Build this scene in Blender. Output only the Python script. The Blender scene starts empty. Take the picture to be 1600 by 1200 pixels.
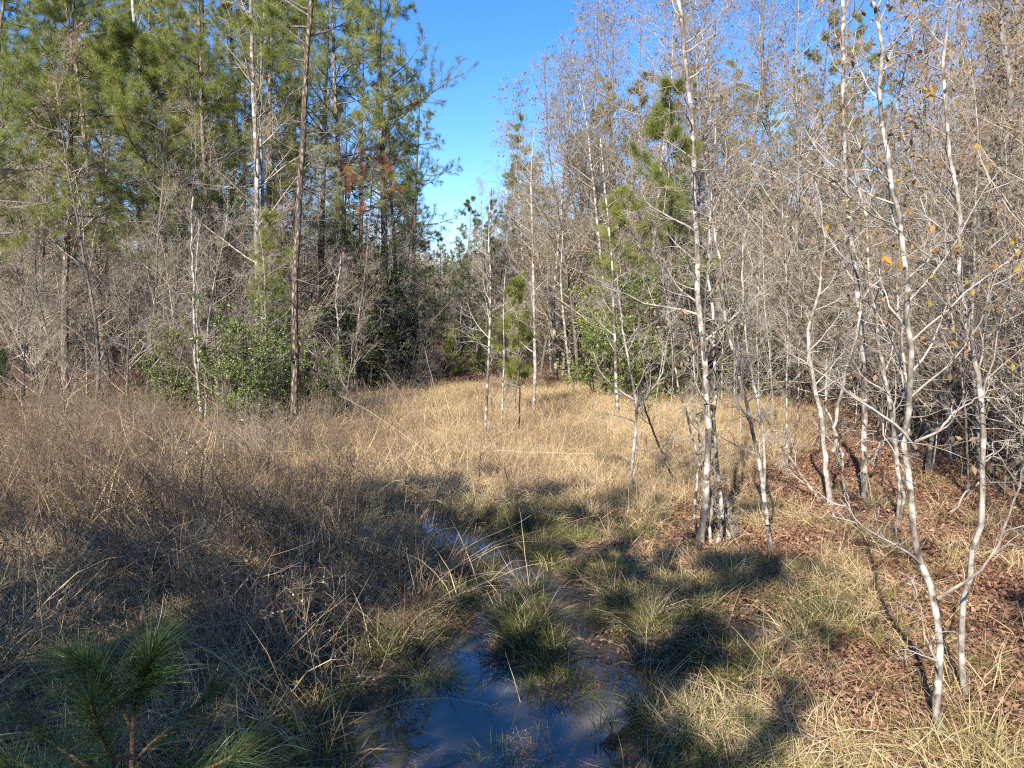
import bpy, math
import numpy as np
from mathutils import Vector

# ------------------------------------------------------------------ camera, sky, sun, exposure
scn = bpy.context.scene
COL = scn.collection
H, F, PITCH = 2.8, 1202.0, math.radians(-4.75)          # eye height, focal length in photo pixels, tilt

cam = bpy.data.cameras.new('camera')
cam.sensor_width = 36.0
cam.lens = 36.0 * F / 1600.0
cam.clip_start, cam.clip_end = 0.05, 2000.0
cam.dof.use_dof = True
cam.dof.focus_distance = 14.0
cam.dof.aperture_fstop = cam.lens / 2.2
cam_ob = bpy.data.objects.new('camera', cam)
cam_ob.location = (0, 0, H)
cam_ob.rotation_euler = (math.pi / 2 + PITCH, 0, 0)
COL.objects.link(cam_ob)
scn.camera = cam_ob

SUN_EL, SUN_AZ = math.radians(34), math.radians(203)    # azimuth clockwise from +Y: behind the camera, to its left
SDIR = Vector((math.sin(SUN_AZ) * math.cos(SUN_EL), math.cos(SUN_AZ) * math.cos(SUN_EL), math.sin(SUN_EL)))
world = bpy.data.worlds.new('World')
scn.world = world
world.use_nodes = True
wn = world.node_tree
bg = next(n for n in wn.nodes if n.type == 'BACKGROUND')
sky = wn.nodes.new('ShaderNodeTexSky')
sky.sky_type = 'NISHITA'
sky.sun_disc = False
sky.sun_elevation, sky.sun_rotation = SUN_EL, SUN_AZ
sky.air_density, sky.dust_density, sky.ozone_density = 1.0, 0.1, 3.0
hs = wn.nodes.new('ShaderNodeHueSaturation')
hs.inputs['Saturation'].default_value = 1.33
hs.inputs['Hue'].default_value = 0.51
wn.links.new(sky.outputs[0], hs.inputs['Color'])
wn.links.new(hs.outputs[0], bg.inputs['Color'])
bg.inputs['Strength'].default_value = 0.115

sl = bpy.data.lights.new('sun', 'SUN')
sl.energy, sl.angle, sl.color = 5.0, math.radians(0.53), (1.0, 0.93, 0.82)
sun_ob = bpy.data.objects.new('sun', sl)
sun_ob.rotation_euler = SDIR.to_track_quat('Z', 'Y').to_euler()
COL.objects.link(sun_ob)

scn.view_settings.view_transform = 'Standard'
scn.view_settings.look = 'None'
scn.view_settings.gamma = 1.0
scn.view_settings.use_curve_mapping = False
scn.view_settings.exposure = 1.15
scn.render.engine = 'CYCLES'
scn.cycles.max_bounces = 6
scn.cycles.diffuse_bounces = 3
scn.cycles.glossy_bounces = 2
scn.cycles.transmission_bounces = 3
scn.cycles.caustics_reflective = False
scn.cycles.caustics_refractive = False
scn.cycles.use_denoising = False
scn.cycles.filter_width = 1.15

# ------------------------------------------------------------------ helpers
def ray(px, py):
    cx, cy = (px - 800) / F, (600 - py) / F
    return np.array([cx, math.cos(PITCH) - cy * math.sin(PITCH), math.sin(PITCH) + cy * math.cos(PITCH)])

def ground_at(px, py):                                   # where the sight line of a photo pixel meets z = 0
    d = ray(px, py); s = -H / d[2]
    return np.array([d[0] * s, d[1] * s, 0.0])

def at(px, py, y):                                       # the point of that sight line y metres away
    d = ray(px, py); s = y / d[1]
    return np.array([d[0] * s, y, H + d[2] * s])

def nrm(v):
    return v / np.maximum(np.linalg.norm(v, axis=-1, keepdims=True), 1e-9)

def hash2(ix, iy, seed):
    n = (ix.astype(np.int64) * 374761393 + iy.astype(np.int64) * 668265263 + seed * 974634777) & 0x7fffffff
    n = ((n ^ (n >> 13)) * 1274126177) & 0x7fffffff
    return ((n ^ (n >> 16)) & 0xffff) / 65535.0

def vnoise(x, y, seed=0):
    x = np.asarray(x, float); y = np.asarray(y, float)
    ix, iy = np.floor(x), np.floor(y)
    fx, fy = x - ix, y - iy
    fx, fy = fx * fx * (3 - 2 * fx), fy * fy * (3 - 2 * fy)
    a, b = hash2(ix, iy, seed), hash2(ix + 1, iy, seed)
    c, d = hash2(ix, iy + 1, seed), hash2(ix + 1, iy + 1, seed)
    return (a * (1 - fx) + b * fx) * (1 - fy) + (c * (1 - fx) + d * fx) * fy

def fbm(x, y, seed=0, o=3):
    s, a, t = 0, 0.5, 0
    for k in range(o):
        s = s + a * vnoise(np.asarray(x) * 2 ** k, np.asarray(y) * 2 ** k, seed + k * 7); t += a; a *= 0.5
    return s / t

def sstep(a, b, x):
    t = np.clip((x - a) / (b - a), 0, 1)
    return t * t * (3 - 2 * t)

class Geo:                                               # collects tubes, leaves, needles and blades into ONE mesh
    def __init__(self):
        self.v, self.t, self.q4, self.q3, self.m4, self.m3, self.n = [], [], [], [], [], [], 0
    def add(self, v, quads=None, tris=None, tint=None, mat=0):
        v = np.asarray(v, np.float32).reshape(-1, 3)
        self.v.append(v)
        self.t.append(np.full(len(v), 0.5, np.float32) if tint is None else np.asarray(tint, np.float32))
        if quads is not None and len(quads):
            self.q4.append(np.asarray(quads, np.int32) + self.n); self.m4.append(np.full(len(quads), mat, np.int32))
        if tris is not None and len(tris):
            self.q3.append(np.asarray(tris, np.int32) + self.n); self.m3.append(np.full(len(tris), mat, np.int32))
        self.n += len(v)
    def tubes(self, pts, rad, sides, mat=0, rough=0.0, rng=None):
        B, n, _ = pts.shape
        if B == 0: return
        tan = np.empty_like(pts)
        tan[:, 1:-1] = pts[:, 2:] - pts[:, :-2]; tan[:, 0] = pts[:, 1] - pts[:, 0]; tan[:, -1] = pts[:, -1] - pts[:, -2]
        tan = nrm(tan)
        ref = np.zeros((B, 1, 3)); ax = np.argmin(np.abs(tan.mean(1)), axis=1); ref[np.arange(B), 0, ax] = 1
        u = nrm(np.cross(tan, ref)); w = np.cross(tan, u)
        a = np.arange(sides) * 2 * math.pi / sides
        r = rad[:, :, None, None] * np.ones((1, 1, sides, 1))
        if rough and rng is not None:
            r = r * (1 + rough * rng.standard_normal((B, n, sides, 1)))
        ring = pts[:, :, None, :] + r * (np.cos(a)[None, None, :, None] * u[:, :, None, :] + np.sin(a)[None, None, :, None] * w[:, :, None, :])
        idx = np.arange(B * n * sides).reshape(B, n, sides)
        nx = np.roll(idx, -1, axis=2)
        q = np.stack([idx[:, :-1], nx[:, :-1], nx[:, 1:], idx[:, 1:]], -1).reshape(-1, 4)
        tint = None
        if rng is not None:
            tint = np.repeat(rng.random(B), n * sides)
        self.add(ring.reshape(-1, 3), quads=q, mat=mat, tint=tint)
    def leaves(self, rng, pos, axis, size, width=0.5, fold=0.25, mat=0):
        N = len(pos)
        if N == 0: return
        axis = nrm(axis); side = nrm(np.cross(axis, nrm(rng.standard_normal((N, 3)))))
        up = np.cross(side, axis)
        L = (size * (0.7 + 0.6 * rng.random(N)))[:, None]
        a = pos; b = pos + axis * L * 0.5 + side * L * width * 0.5 + up * L * fold * 0.4
        c = pos + axis * L + up * L * fold * (rng.random((N, 1)) - 0.5); d = pos + axis * L * 0.5 - side * L * width * 0.5 + up * L * fold * 0.4
        v = np.stack([a, b, c, d], 1).reshape(-1, 3)
        i = np.arange(N)[:, None] * 4
        self.add(v, tris=np.concatenate([i + [0, 1, 2], i + [0, 2, 3]]), tint=np.repeat(rng.random(N), 4), mat=mat)
    def needles(self, rng, pos, dr, m, length, width, lo=0.2, hi=1.35, back=0.16, droop=0.18, mat=0):
        N = len(pos)
        if N == 0: return
        dr = np.repeat(nrm(dr), m, 0); tt = np.repeat(rng.random(N), m)
        p = np.repeat(pos, m, 0) - dr * (rng.random((N * m, 1)) * back)
        perp = nrm(np.cross(dr, rng.standard_normal((N * m, 3))))
        a = (lo + (hi - lo) * rng.random((N * m, 1)))
        nd = nrm(dr * np.cos(a) + perp * np.sin(a)); nd[:, 2] -= droop * rng.random(N * m); nd = nrm(nd)
        L = length * (0.7 + 0.45 * rng.random((N * m, 1)))
        s = nrm(np.cross(nd, rng.standard_normal((N * m, 3)))) * width * 0.5
        v = np.stack([p - s, p + s, p + nd * L], 1).reshape(-1, 3)
        self.add(v, tris=np.arange(N * m * 3).reshape(-1, 3), tint=np.repeat(np.clip(tt + 0.25 * (rng.random(N * m) - 0.5), 0, 1), 3), mat=mat)
    def blades(self, rng, base, dr, length, width, bend, seg=3, mat=0, curl=0.0):
        N = len(base)
        if N == 0: return
        d = nrm(dr).copy(); p = base.copy(); L = np.broadcast_to(np.asarray(length, float), (N,))
        lean = nrm(np.c_[d[:, :2] + 0.15 * rng.standard_normal((N, 2)), np.zeros(N)])
        s0 = nrm(np.cross(d, nrm(rng.standard_normal((N, 3))))) * (np.broadcast_to(np.asarray(width, float), (N,)) * 0.5)[:, None]
        rows = []
        bend = np.broadcast_to(np.asarray(bend, float), (N,))
        for k in range(seg + 1):
            f = 1 - (k / seg) ** 1.6
            if k < seg: rows += [p - s0 * f, p + s0 * f]
            else: rows += [p]
            d = d + (lean * 0.6 + np.array([0, 0, -1.0])) * (bend / seg)[:, None] * (0.5 + k * 0.5) + curl * rng.standard_normal((N, 3))
            d = nrm(d)
            p = p + d * (L / seg)[:, None]
        v = np.stack(rows, 1); m = 2 * seg + 1
        i = np.arange(N)[:, None] * m
        q = np.concatenate([i + [2 * k, 2 * k + 1, 2 * k + 3, 2 * k + 2] for k in range(seg - 1)]) if seg > 1 else None
        self.add(v.reshape(-1, 3), quads=q, tris=i + [2 * seg - 2, 2 * seg - 1, 2 * seg], tint=np.repeat(rng.random(N), m), mat=mat)
    def mesh(self, name, mats):
        me = bpy.data.meshes.new(name)
        if not self.v: return me
        v = np.concatenate(self.v)
        q4 = np.concatenate(self.q4) if self.q4 else np.zeros((0, 4), np.int32)
        q3 = np.concatenate(self.q3) if self.q3 else np.zeros((0, 3), np.int32)
        me.vertices.add(len(v)); me.vertices.foreach_set('co', v.ravel())
        me.loops.add(q4.size + q3.size); me.loops.foreach_set('vertex_index', np.concatenate([q4.ravel(), q3.ravel()]).astype(np.int32))
        nf = len(q4) + len(q3); me.polygons.add(nf)
        st = np.concatenate([np.arange(len(q4)) * 4, q4.size + np.arange(len(q3)) * 3]).astype(np.int32)
        me.polygons.foreach_set('loop_start', st)
        mi = np.concatenate(self.m4 + self.m3) if (self.m4 or self.m3) else np.zeros(0, np.int32)
        me.polygons.foreach_set('material_index', mi.astype(np.int32))
        me.polygons.foreach_set('use_smooth', np.ones(nf, bool))
        for m in (mats if isinstance(mats, (list, tuple)) else [mats]): me.materials.append(m)
        at_ = me.attributes.new('tint', 'FLOAT', 'POINT'); at_.data.foreach_set('value', np.concatenate(self.t))
        me.update(calc_edges=True)
        return me

def ob(name, me, parent=None):
    o = bpy.data.objects.new(name, me); COL.objects.link(o)
    if parent is not None: o.parent = parent
    return o

def tag(o, label=None, cat=None, group=None, kind=None):
    for k, v in (('label', label), ('category', cat), ('group', group), ('kind', kind)):
        if v: o[k] = v
    return o

def root(name, loc, label, cat, group=None, rz=0.0, s=1.0):
    o = bpy.data.objects.new(name, None); COL.objects.link(o)
    o.empty_display_size = 0.2
    o.location = [float(c) for c in loc]; o.rotation_euler = (0, 0, rz); o.scale = (s, s, s)
    return tag(o, label, cat, group)

class Proto:                                             # meshes of one kind of plant; make() copies the thing and each of its parts
    def __init__(self, name, cat, parts):                # parts: [(part name, mesh)]
        self.name, self.cat, self.parts = name, cat, parts
    def make(self, loc, label, group=None, rz=0.0, s=1.0, tilt=None, name=None):
        r = root(name or self.name, loc, label, self.cat, group, rz, s)
        if tilt: r.rotation_euler = (tilt[0], tilt[1], rz)
        for pn, me in self.parts:
            ob(pn, me, r)
        return r

# ------------------------------------------------------------------ growth
def grow(rng, start, d, length, r0, n, wander=0.1, up=0.0, r1=0.25):
    B = len(start); d = nrm(np.asarray(d, float)); p = np.asarray(start, float)
    L = np.broadcast_to(np.asarray(length, float), (B,)); r0 = np.broadcast_to(np.asarray(r0, float), (B,))
    pts = np.empty((B, n, 3)); pts[:, 0] = p
    for i in range(1, n):
        d = d + wander * rng.standard_normal((B, 3)) + np.array([0, 0, up]); d = nrm(d)
        p = p + d * (L / (n - 1))[:, None]; pts[:, i] = p
    t = np.linspace(0, 1, n)[None]
    return pts, r0[:, None] * (1 - t * (1 - r1))

def kids(rng, pts, rad, L, k, t0, t1, a0, a1, lr, rr, tip=0.5, rmin=0.002, flat=0.0):
    """k children on every branch: start, direction, length, radius, parent index, t."""
    B, n, _ = pts.shape
    t = t0 + (t1 - t0) * (np.arange(k)[None] + rng.random((B, k))) / k
    t = np.clip(t, 0, 0.999).ravel(); pi = np.repeat(np.arange(B), k)
    f = t * (n - 1); i = f.astype(int); f = (f - i)[:, None]
    p = pts[pi, i] * (1 - f) + pts[pi, i + 1] * f
    tan = nrm(pts[pi, i + 1] - pts[pi, i])
    r = rad[pi, i] * (1 - f[:, 0]) + rad[pi, i + 1] * f[:, 0]
    rv = rng.standard_normal((len(p), 3)); rv[:, 2] *= (1 - flat)
    perp = nrm(np.cross(np.cross(tan, rv), tan))
    a = np.radians(a0 + (a1 - a0) * rng.random(len(p)))[:, None]
    d = tan * np.cos(a) + perp * np.sin(a)
    Lc = np.broadcast_to(np.asarray(L, float), (B,))[pi] * (lr * (0.6 + 0.8 * rng.random(len(p)))) * (1 - (1 - tip) * t)
    return p, d, Lc, np.maximum(r * rr, rmin), pi, t

def trunk_line(rng, h, r, n=14, lean=0.03, wob=0.03, top=0.12):
    d = np.array([[rng.normal(0, lean), rng.normal(0, lean), 1.0]])
    pts, rad = grow(rng, np.array([[0, 0, -0.15]]), d, h, r, n, wander=wob, up=0.05, r1=top)
    rad[:, 0] *= 1.35
    return pts, rad

def bare_crown(rng, g, tp, tr, h, n1=20, t0=0.25, a=(35, 65), lr1=0.3, n2=6, n3=5, n4=3, up1=0.06, wander=0.12, fine=0.0028, tip=0.35, nt=3):
    """limbs, branches and twigs along a trunk; returns twig tips for leaves."""
    p, d, L, r, _, _ = kids(rng, tp, tr, h, n1, t0, 0.98, a[0], a[1], lr1, 0.5, tip=tip, rmin=0.006)
    r = np.minimum(r, 0.004 + L * 0.011)
    P1, R1 = grow(rng, p, d, L, r, 7, wander, up1, 0.25)
    g.tubes(P1, R1, 5, rng=rng)
    p, d, L2, r, _, _ = kids(rng, P1, R1, L, n2, 0.18, 0.98, 30, 65, 0.48, 0.6, rmin=0.004)
    P2, R2 = grow(rng, p, d, L2, np.minimum(r, 0.003 + L2 * 0.01), 5, wander * 1.15, up1 * 0.6, 0.35)
    g.tubes(P2, R2, 4, rng=rng)
    p, d, L3, r, _, _ = kids(rng, P2, R2, L2, n3, 0.15, 1.0, 30, 70, 0.5, 0.65, rmin=fine)
    P3, R3 = grow(rng, p, d, L3, np.minimum(r, fine * 1.5), 4, wander * 1.3, up1 * 0.4, 0.5)
    g.tubes(P3, R3, 3, rng=rng)
    if n4:
        p, d, L4, r, _, _ = kids(rng, P3, R3, np.maximum(L3, 0.18), n4, 0.2, 1.0, 30, 70, 0.6, 0.8, rmin=fine * 0.8)
        P4, R4 = grow(rng, p, d, L4, fine * 0.8, nt, wander * 1.2, 0.02, 0.5)
        g.tubes(P4, R4, 3, rng=rng)
        return P4, P3
    return P3, P2

def pine_crown(rng, gb, gn, tp, tr, h, t0=0.38, nb=44, reach=3.4, n2=9, n3=5, m=20, nl=0.24, nw=0.006, dead=16, td=(0.1, 0.4), a=(58, 95), up=0.05, tmax=0.99):
    if dead:                                             # bare dead limbs below the crown
        p, d, L, r, _, _ = kids(rng, tp, tr, 1.0, dead, td[0], td[1], 65, 100, reach * 0.5, 0.25, rmin=0.007)
        P, R = grow(rng, p, d, L, np.minimum(r, 0.014), 6, 0.12, 0.0, 0.3); gb.tubes(P, R, 4, rng=rng)
        p, d, L, r, _, _ = kids(rng, P, R, L, 5, 0.2, 1, 30, 70, 0.45, 0.7, rmin=0.004)
        P, R = grow(rng, p, d, L, r, 4, 0.16, 0.02, 0.5); gb.tubes(P, R, 3, rng=rng)
        p, d, L, r, _, _ = kids(rng, P, R, L, 3, 0.2, 1, 30, 70, 0.55, 0.8, rmin=0.003)
        P, R = grow(rng, p, d, L, r, 3, 0.16, 0.02, 0.5); gb.tubes(P, R, 3, rng=rng)
    p, d, L, r, _, t = kids(rng, tp, tr, 1.0, nb, t0, tmax, a[0], a[1], 1.0, 0.45, tip=1, rmin=0.012)
    u = (t - t0) / (1 - t0)
    L = reach * (0.55 + 0.6 * rng.random(len(L))) * np.where(u < 0.25, 0.75 + u, np.maximum(1.0 - (u - 0.25) * 1.1, 0.16))
    P1, R1 = grow(rng, p, d, L, np.minimum(r, 0.008 + 0.012 * L), 8, 0.09, up, 0.2)
    gb.tubes(P1, R1, 5, rng=rng)
    p, d, L2, r, _, _ = kids(rng, P1, R1, L, n2, 0.28, 1.0, 35, 65, 0.36, 0.6, rmin=0.006)
    P2, R2 = grow(rng, p, d, L2, r, 5, 0.12, up * 1.4, 0.4)
    gb.tubes(P2, R2, 3, rng=rng)
    p, d, L3, r, _, _ = kids(rng, P2, R2, np.maximum(L2, 0.4), n3, 0.35, 1.0, 25, 60, 0.35, 0.8, rmin=0.004)
    P3, R3 = grow(rng, p, d, L3, 0.004, 3, 0.12, 0.1, 0.7)
    gb.tubes(P3, R3, 3, rng=rng)
    tips = np.concatenate([P3[:, -1], P2[:, -1], P1[:, -1]])
    dirs = np.concatenate([P3[:, -1] - P3[:, -2], P2[:, -1] - P2[:, -2], P1[:, -1] - P1[:, -2]])
    gn.needles(rng, tips, dirs, m, nl, nw)
    gn.needles(rng, P3[:, 1], P3[:, 2] - P3[:, 1], m // 2, nl, nw, lo=0.5, hi=1.4)
    # leader
    gn.needles(rng, tp[:, -1], tp[:, -1] - tp[:, -2], m * 2, nl, nw)

# ------------------------------------------------------------------ materials
def mat(name):
    m = bpy.data.materials.new(name); m.use_nodes = True
    nt = m.node_tree; nt.nodes.clear()
    out = nt.nodes.new('ShaderNodeOutputMaterial')
    return m, nt, out

def nd(nt, typ, **kw):
    n = nt.nodes.new(typ)
    for k, v in kw.items(): setattr(n, k, v)
    return n

def ramp(nt, stops):
    r = nd(nt, 'ShaderNodeValToRGB'); e = r.color_ramp.elements
    while len(e) < len(stops): e.new(0.5)
    for i, (p, c) in enumerate(stops): e[i].position = p; e[i].color = (*c, 1)
    return r

def math_(nt, op, a, b):
    n = nd(nt, 'ShaderNodeMath', operation=op)
    for i, x in enumerate((a, b)):
        if isinstance(x, (int, float)): n.inputs[i].default_value = x
        else: nt.links.new(x, n.inputs[i])
    return n.outputs[0]

def leafy(name, stops, transl=0.35, inst=False, rough=0.55, spec=0.25, wobj=0.35):
    """Leaves, needles and blades: a colour per piece, another per plant, some light through them."""
    m, nt, out = mat(name)
    t = nd(nt, 'ShaderNodeAttribute', attribute_name='tint')
    if inst:
        o = nd(nt, 'ShaderNodeAttribute', attribute_name='itint', attribute_type='INSTANCER').outputs['Fac']
    else:
        o = nd(nt, 'ShaderNodeObjectInfo').outputs['Random']
    f = math_(nt, 'ADD', math_(nt, 'MULTIPLY', t.outputs['Fac'], 1 - wobj), math_(nt, 'MULTIPLY', o, wobj))
    r = ramp(nt, stops); nt.links.new(f, r.inputs[0])
    p = nd(nt, 'ShaderNodeBsdfPrincipled'); p.inputs['Roughness'].default_value = rough
    p.inputs['Specular IOR Level'].default_value = spec
    nt.links.new(r.outputs[0], p.inputs['Base Color'])
    if transl > 0:
        tr = nd(nt, 'ShaderNodeBsdfTranslucent'); nt.links.new(r.outputs[0], tr.inputs[0])
        mx = nd(nt, 'ShaderNodeMixShader'); mx.inputs[0].default_value = transl
        nt.links.new(p.outputs[0], mx.inputs[1]); nt.links.new(tr.outputs[0], mx.inputs[2])
        nt.links.new(mx.outputs[0], out.inputs[0])
    else:
        nt.links.new(p.outputs[0], out.inputs[0])
    return m

def bark(name, stops, scale=(9, 9, 3), bump=0.5, dist=0.02, patch=None, plate=False):
    m, nt, out = mat(name)
    tc = nd(nt, 'ShaderNodeTexCoord'); mp = nd(nt, 'ShaderNodeMapping'); mp.inputs['Scale'].default_value = scale
    nt.links.new(tc.outputs['Object'], mp.inputs[0])
    n1 = nd(nt, 'ShaderNodeTexNoise'); n1.inputs['Scale'].default_value = 3.0; n1.inputs['Detail'].default_value = 5; n1.inputs['Roughness'].default_value = 0.65
    nt.links.new(mp.outputs[0], n1.inputs['Vector'])
    oi = nd(nt, 'ShaderNodeObjectInfo'); at_ = nd(nt, 'ShaderNodeAttribute', attribute_name='tint')
    h = n1.outputs['Fac']
    if plate:
        vo = nd(nt, 'ShaderNodeTexVoronoi', feature='DISTANCE_TO_EDGE'); vo.inputs['Scale'].default_value = 1.6
        nt.links.new(mp.outputs[0], vo.inputs['Vector'])
        pl = math_(nt, 'MINIMUM', math_(nt, 'MULTIPLY', vo.outputs['Distance'], 3.0), 1.0)
        h = math_(nt, 'ADD', math_(nt, 'MULTIPLY', pl, 0.45), math_(nt, 'MULTIPLY', n1.outputs['Fac'], 0.6))
    f = math_(nt, 'ADD', h, math_(nt, 'MULTIPLY', math_(nt, 'SUBTRACT', math_(nt, 'ADD', oi.outputs['Random'], at_.outputs['Fac']), 1.0), 0.16))
    r = ramp(nt, stops); nt.links.new(f, r.inputs[0])
    col = r.outputs[0]
    if patch:                                            # pale lichen blotches and dark bands
        n2 = nd(nt, 'ShaderNodeTexNoise'); n2.inputs['Scale'].default_value = 1.0; n2.inputs['Detail'].default_value = 3
        mp2 = nd(nt, 'ShaderNodeMapping'); mp2.inputs['Scale'].default_value = (5, 5, 7)
        nt.links.new(tc.outputs['Object'], mp2.inputs[0]); nt.links.new(mp2.outputs[0], n2.inputs['Vector'])
        rr = ramp(nt, [(0.49, (0, 0, 0)), (0.57, (1, 1, 1))]); nt.links.new(n2.outputs['Fac'], rr.inputs[0])
        mx = nd(nt, 'ShaderNodeMixRGB'); nt.links.new(rr.outputs[0], mx.inputs[0]); nt.links.new(col, mx.inputs[1]); mx.inputs[2].default_value = (*patch, 1)
        col = mx.outputs[0]
    p = nd(nt, 'ShaderNodeBsdfPrincipled'); p.inputs['Roughness'].default_value = 0.85; p.inputs['Specular IOR Level'].default_value = 0.15
    nt.links.new(col, p.inputs['Base Color'])
    if bump:
        b = nd(nt, 'ShaderNodeBump'); b.inputs['Strength'].default_value = bump; b.inputs['Distance'].default_value = dist
        nt.links.new(h, b.inputs['Height']); nt.links.new(b.outputs[0], p.inputs['Normal'])
    nt.links.new(p.outputs[0], out.inputs[0])
    return m

M = {}
M['bark_pale'] = bark('pale_mottled_bark', [(0.34, (0.06, 0.048, 0.038)), (0.5, (0.19, 0.16, 0.13)), (0.7, (0.35, 0.31, 0.265))], patch=(0.41, 0.385, 0.34))
M['bark_grey'] = bark('grey_bark', [(0.3, (0.06, 0.05, 0.042)), (0.55, (0.17, 0.148, 0.125)), (0.75, (0.31, 0.28, 0.245))])
M['bark_dark'] = bark('dark_bark', [(0.3, (0.03, 0.026, 0.023)), (0.55, (0.085, 0.072, 0.06)), (0.8, (0.17, 0.15, 0.13))], plate=True, scale=(7, 7, 2.2))
M['bark_pine'] = bark('pine_bark', [(0.25, (0.055, 0.042, 0.034)), (0.5, (0.17, 0.125, 0.095)), (0.75, (0.36, 0.29, 0.24))], plate=True, scale=(9, 9, 2.8), bump=0.9, dist=0.03)
M['twig'] = bark('twig_bark', [(0.3, (0.12, 0.095, 0.07)), (0.5, (0.30, 0.25, 0.19)), (0.72, (0.50, 0.43, 0.34))], scale=(4, 4, 4), bump=0)
M['twig_pale'] = bark('pale_twig_bark', [(0.3, (0.16, 0.13, 0.105)), (0.52, (0.32, 0.28, 0.24)), (0.75, (0.48, 0.435, 0.38))], scale=(4, 4, 4), bump=0)
M['twig_dark'] = bark('dark_twig_bark', [(0.3, (0.07, 0.058, 0.05)), (0.52, (0.15, 0.13, 0.112)), (0.75, (0.26, 0.235, 0.21))], scale=(4, 4, 4), bump=0)
M['needle'] = leafy('yellow_green_needles', [(0.0, (0.125, 0.155, 0.03)), (0.5, (0.26, 0.29, 0.065)), (1.0, (0.46, 0.46, 0.15))], 0.4, spec=0.4, rough=0.4)
M['needle_dark'] = leafy('deep_green_needles', [(0.0, (0.055, 0.075, 0.024)), (0.5, (0.125, 0.15, 0.042)), (1.0, (0.30, 0.31, 0.095))], 0.35, spec=0.4, rough=0.4)
M['needle_blue'] = leafy('sapling_needles', [(0.0, (0.025, 0.048, 0.017)), (0.5, (0.06, 0.1, 0.03)), (0.9, (0.11, 0.155, 0.05)), (1.0, (0.24, 0.18, 0.09))], 0.25, spec=0.4, rough=0.35)
M['holly'] = leafy('glossy_green_leaves', [(0.0, (0.08, 0.115, 0.028)), (0.5, (0.21, 0.26, 0.065)), (1.0, (0.42, 0.47, 0.15))], 0.35, spec=0.5, rough=0.35)
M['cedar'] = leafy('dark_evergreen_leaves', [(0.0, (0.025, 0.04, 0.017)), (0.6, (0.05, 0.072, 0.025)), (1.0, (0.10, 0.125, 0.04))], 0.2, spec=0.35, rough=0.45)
M['dead_leaf'] = leafy('brown_hanging_leaves', [(0.0, (0.13, 0.085, 0.05)), (0.45, (0.25, 0.165, 0.095)), (0.8, (0.38, 0.26, 0.15)), (1.0, (0.46, 0.2, 0.06))], 0.35)
M['tan_leaf'] = leafy('tan_hanging_leaves', [(0.0, (0.22, 0.13, 0.08)), (0.5, (0.40, 0.27, 0.175)), (1.0, (0.52, 0.37, 0.25))], 0.35)
M['gold_leaf'] = leafy('yellow_autumn_leaves', [(0.0, (0.36, 0.15, 0.04)), (0.5, (0.46, 0.25, 0.05)), (1.0, (0.36, 0.33, 0.07))], 0.4)
M['red_needle'] = leafy('rusty_dead_needles', [(0.0, (0.28, 0.09, 0.04)), (1.0, (0.50, 0.2, 0.09))], 0.3)
M['straw'] = leafy('dry_straw', [(0.0, (0.20, 0.13, 0.085)), (0.3, (0.42, 0.295, 0.18)), (0.65, (0.62, 0.475, 0.26)), (1.0, (0.74, 0.62, 0.38))], 0.35, inst=True, wobj=0.45)
M['brown'] = leafy('dead_brown_stems', [(0.0, (0.055, 0.04, 0.03)), (0.35, (0.16, 0.115, 0.08)), (0.7, (0.33, 0.24, 0.16)), (1.0, (0.54, 0.43, 0.29))], 0.2, inst=True, wobj=0.4)
M['green'] = leafy('yellow_green_grass', [(0.0, (0.11, 0.115, 0.03)), (0.3, (0.27, 0.255, 0.075)), (0.55, (0.47, 0.395, 0.17)), (1.0, (0.62, 0.51, 0.30))], 0.35, inst=True, wobj=0.35)
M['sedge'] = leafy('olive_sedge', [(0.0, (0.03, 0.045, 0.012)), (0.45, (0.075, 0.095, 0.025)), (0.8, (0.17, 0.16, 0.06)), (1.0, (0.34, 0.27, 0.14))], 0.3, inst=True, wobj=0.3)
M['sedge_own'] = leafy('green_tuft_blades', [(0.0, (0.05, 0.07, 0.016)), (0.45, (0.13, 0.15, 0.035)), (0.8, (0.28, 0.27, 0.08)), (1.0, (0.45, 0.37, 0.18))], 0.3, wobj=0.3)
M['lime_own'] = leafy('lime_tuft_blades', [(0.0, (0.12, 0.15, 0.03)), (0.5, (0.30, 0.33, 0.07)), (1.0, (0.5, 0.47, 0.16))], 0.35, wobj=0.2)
M['stalk'] = leafy('straw_stalks', [(0.0, (0.36, 0.27, 0.17)), (1.0, (0.62, 0.52, 0.36))], 0.15, wobj=0.5)
M['straw_own'] = leafy('straw_tuft_blades', [(0.0, (0.3, 0.21, 0.11)), (0.5, (0.52, 0.41, 0.24)), (1.0, (0.62, 0.55, 0.3))], 0.3, wobj=0.2)
M['brown_own'] = leafy('dark_dead_stems', [(0.0, (0.05, 0.036, 0.03)), (0.6, (0.12, 0.085, 0.065)), (1.0, (0.2, 0.15, 0.11))], 0.0, wobj=0.3)
M['bark_shoot'] = bark('scaly_shoot', [(0.3, (0.05, 0.028, 0.02)), (0.5, (0.15, 0.085, 0.055)), (0.75, (0.34, 0.24, 0.17))], scale=(30, 30, 30), bump=0.8, dist=0.004)
M['litter'] = leafy('fallen_leaves_red', [(0.0, (0.05, 0.026, 0.018)), (0.35, (0.19, 0.1, 0.065)), (0.7, (0.35, 0.2, 0.125)), (0.9, (0.46, 0.31, 0.2)), (1.0, (0.46, 0.36, 0.26))], 0.15, inst=True, wobj=0.45)
M['pinestraw'] = leafy('fallen_pine_needles', [(0.0, (0.2, 0.09, 0.045)), (1.0, (0.46, 0.27, 0.13))], 0.1, inst=True, wobj=0.3)

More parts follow.
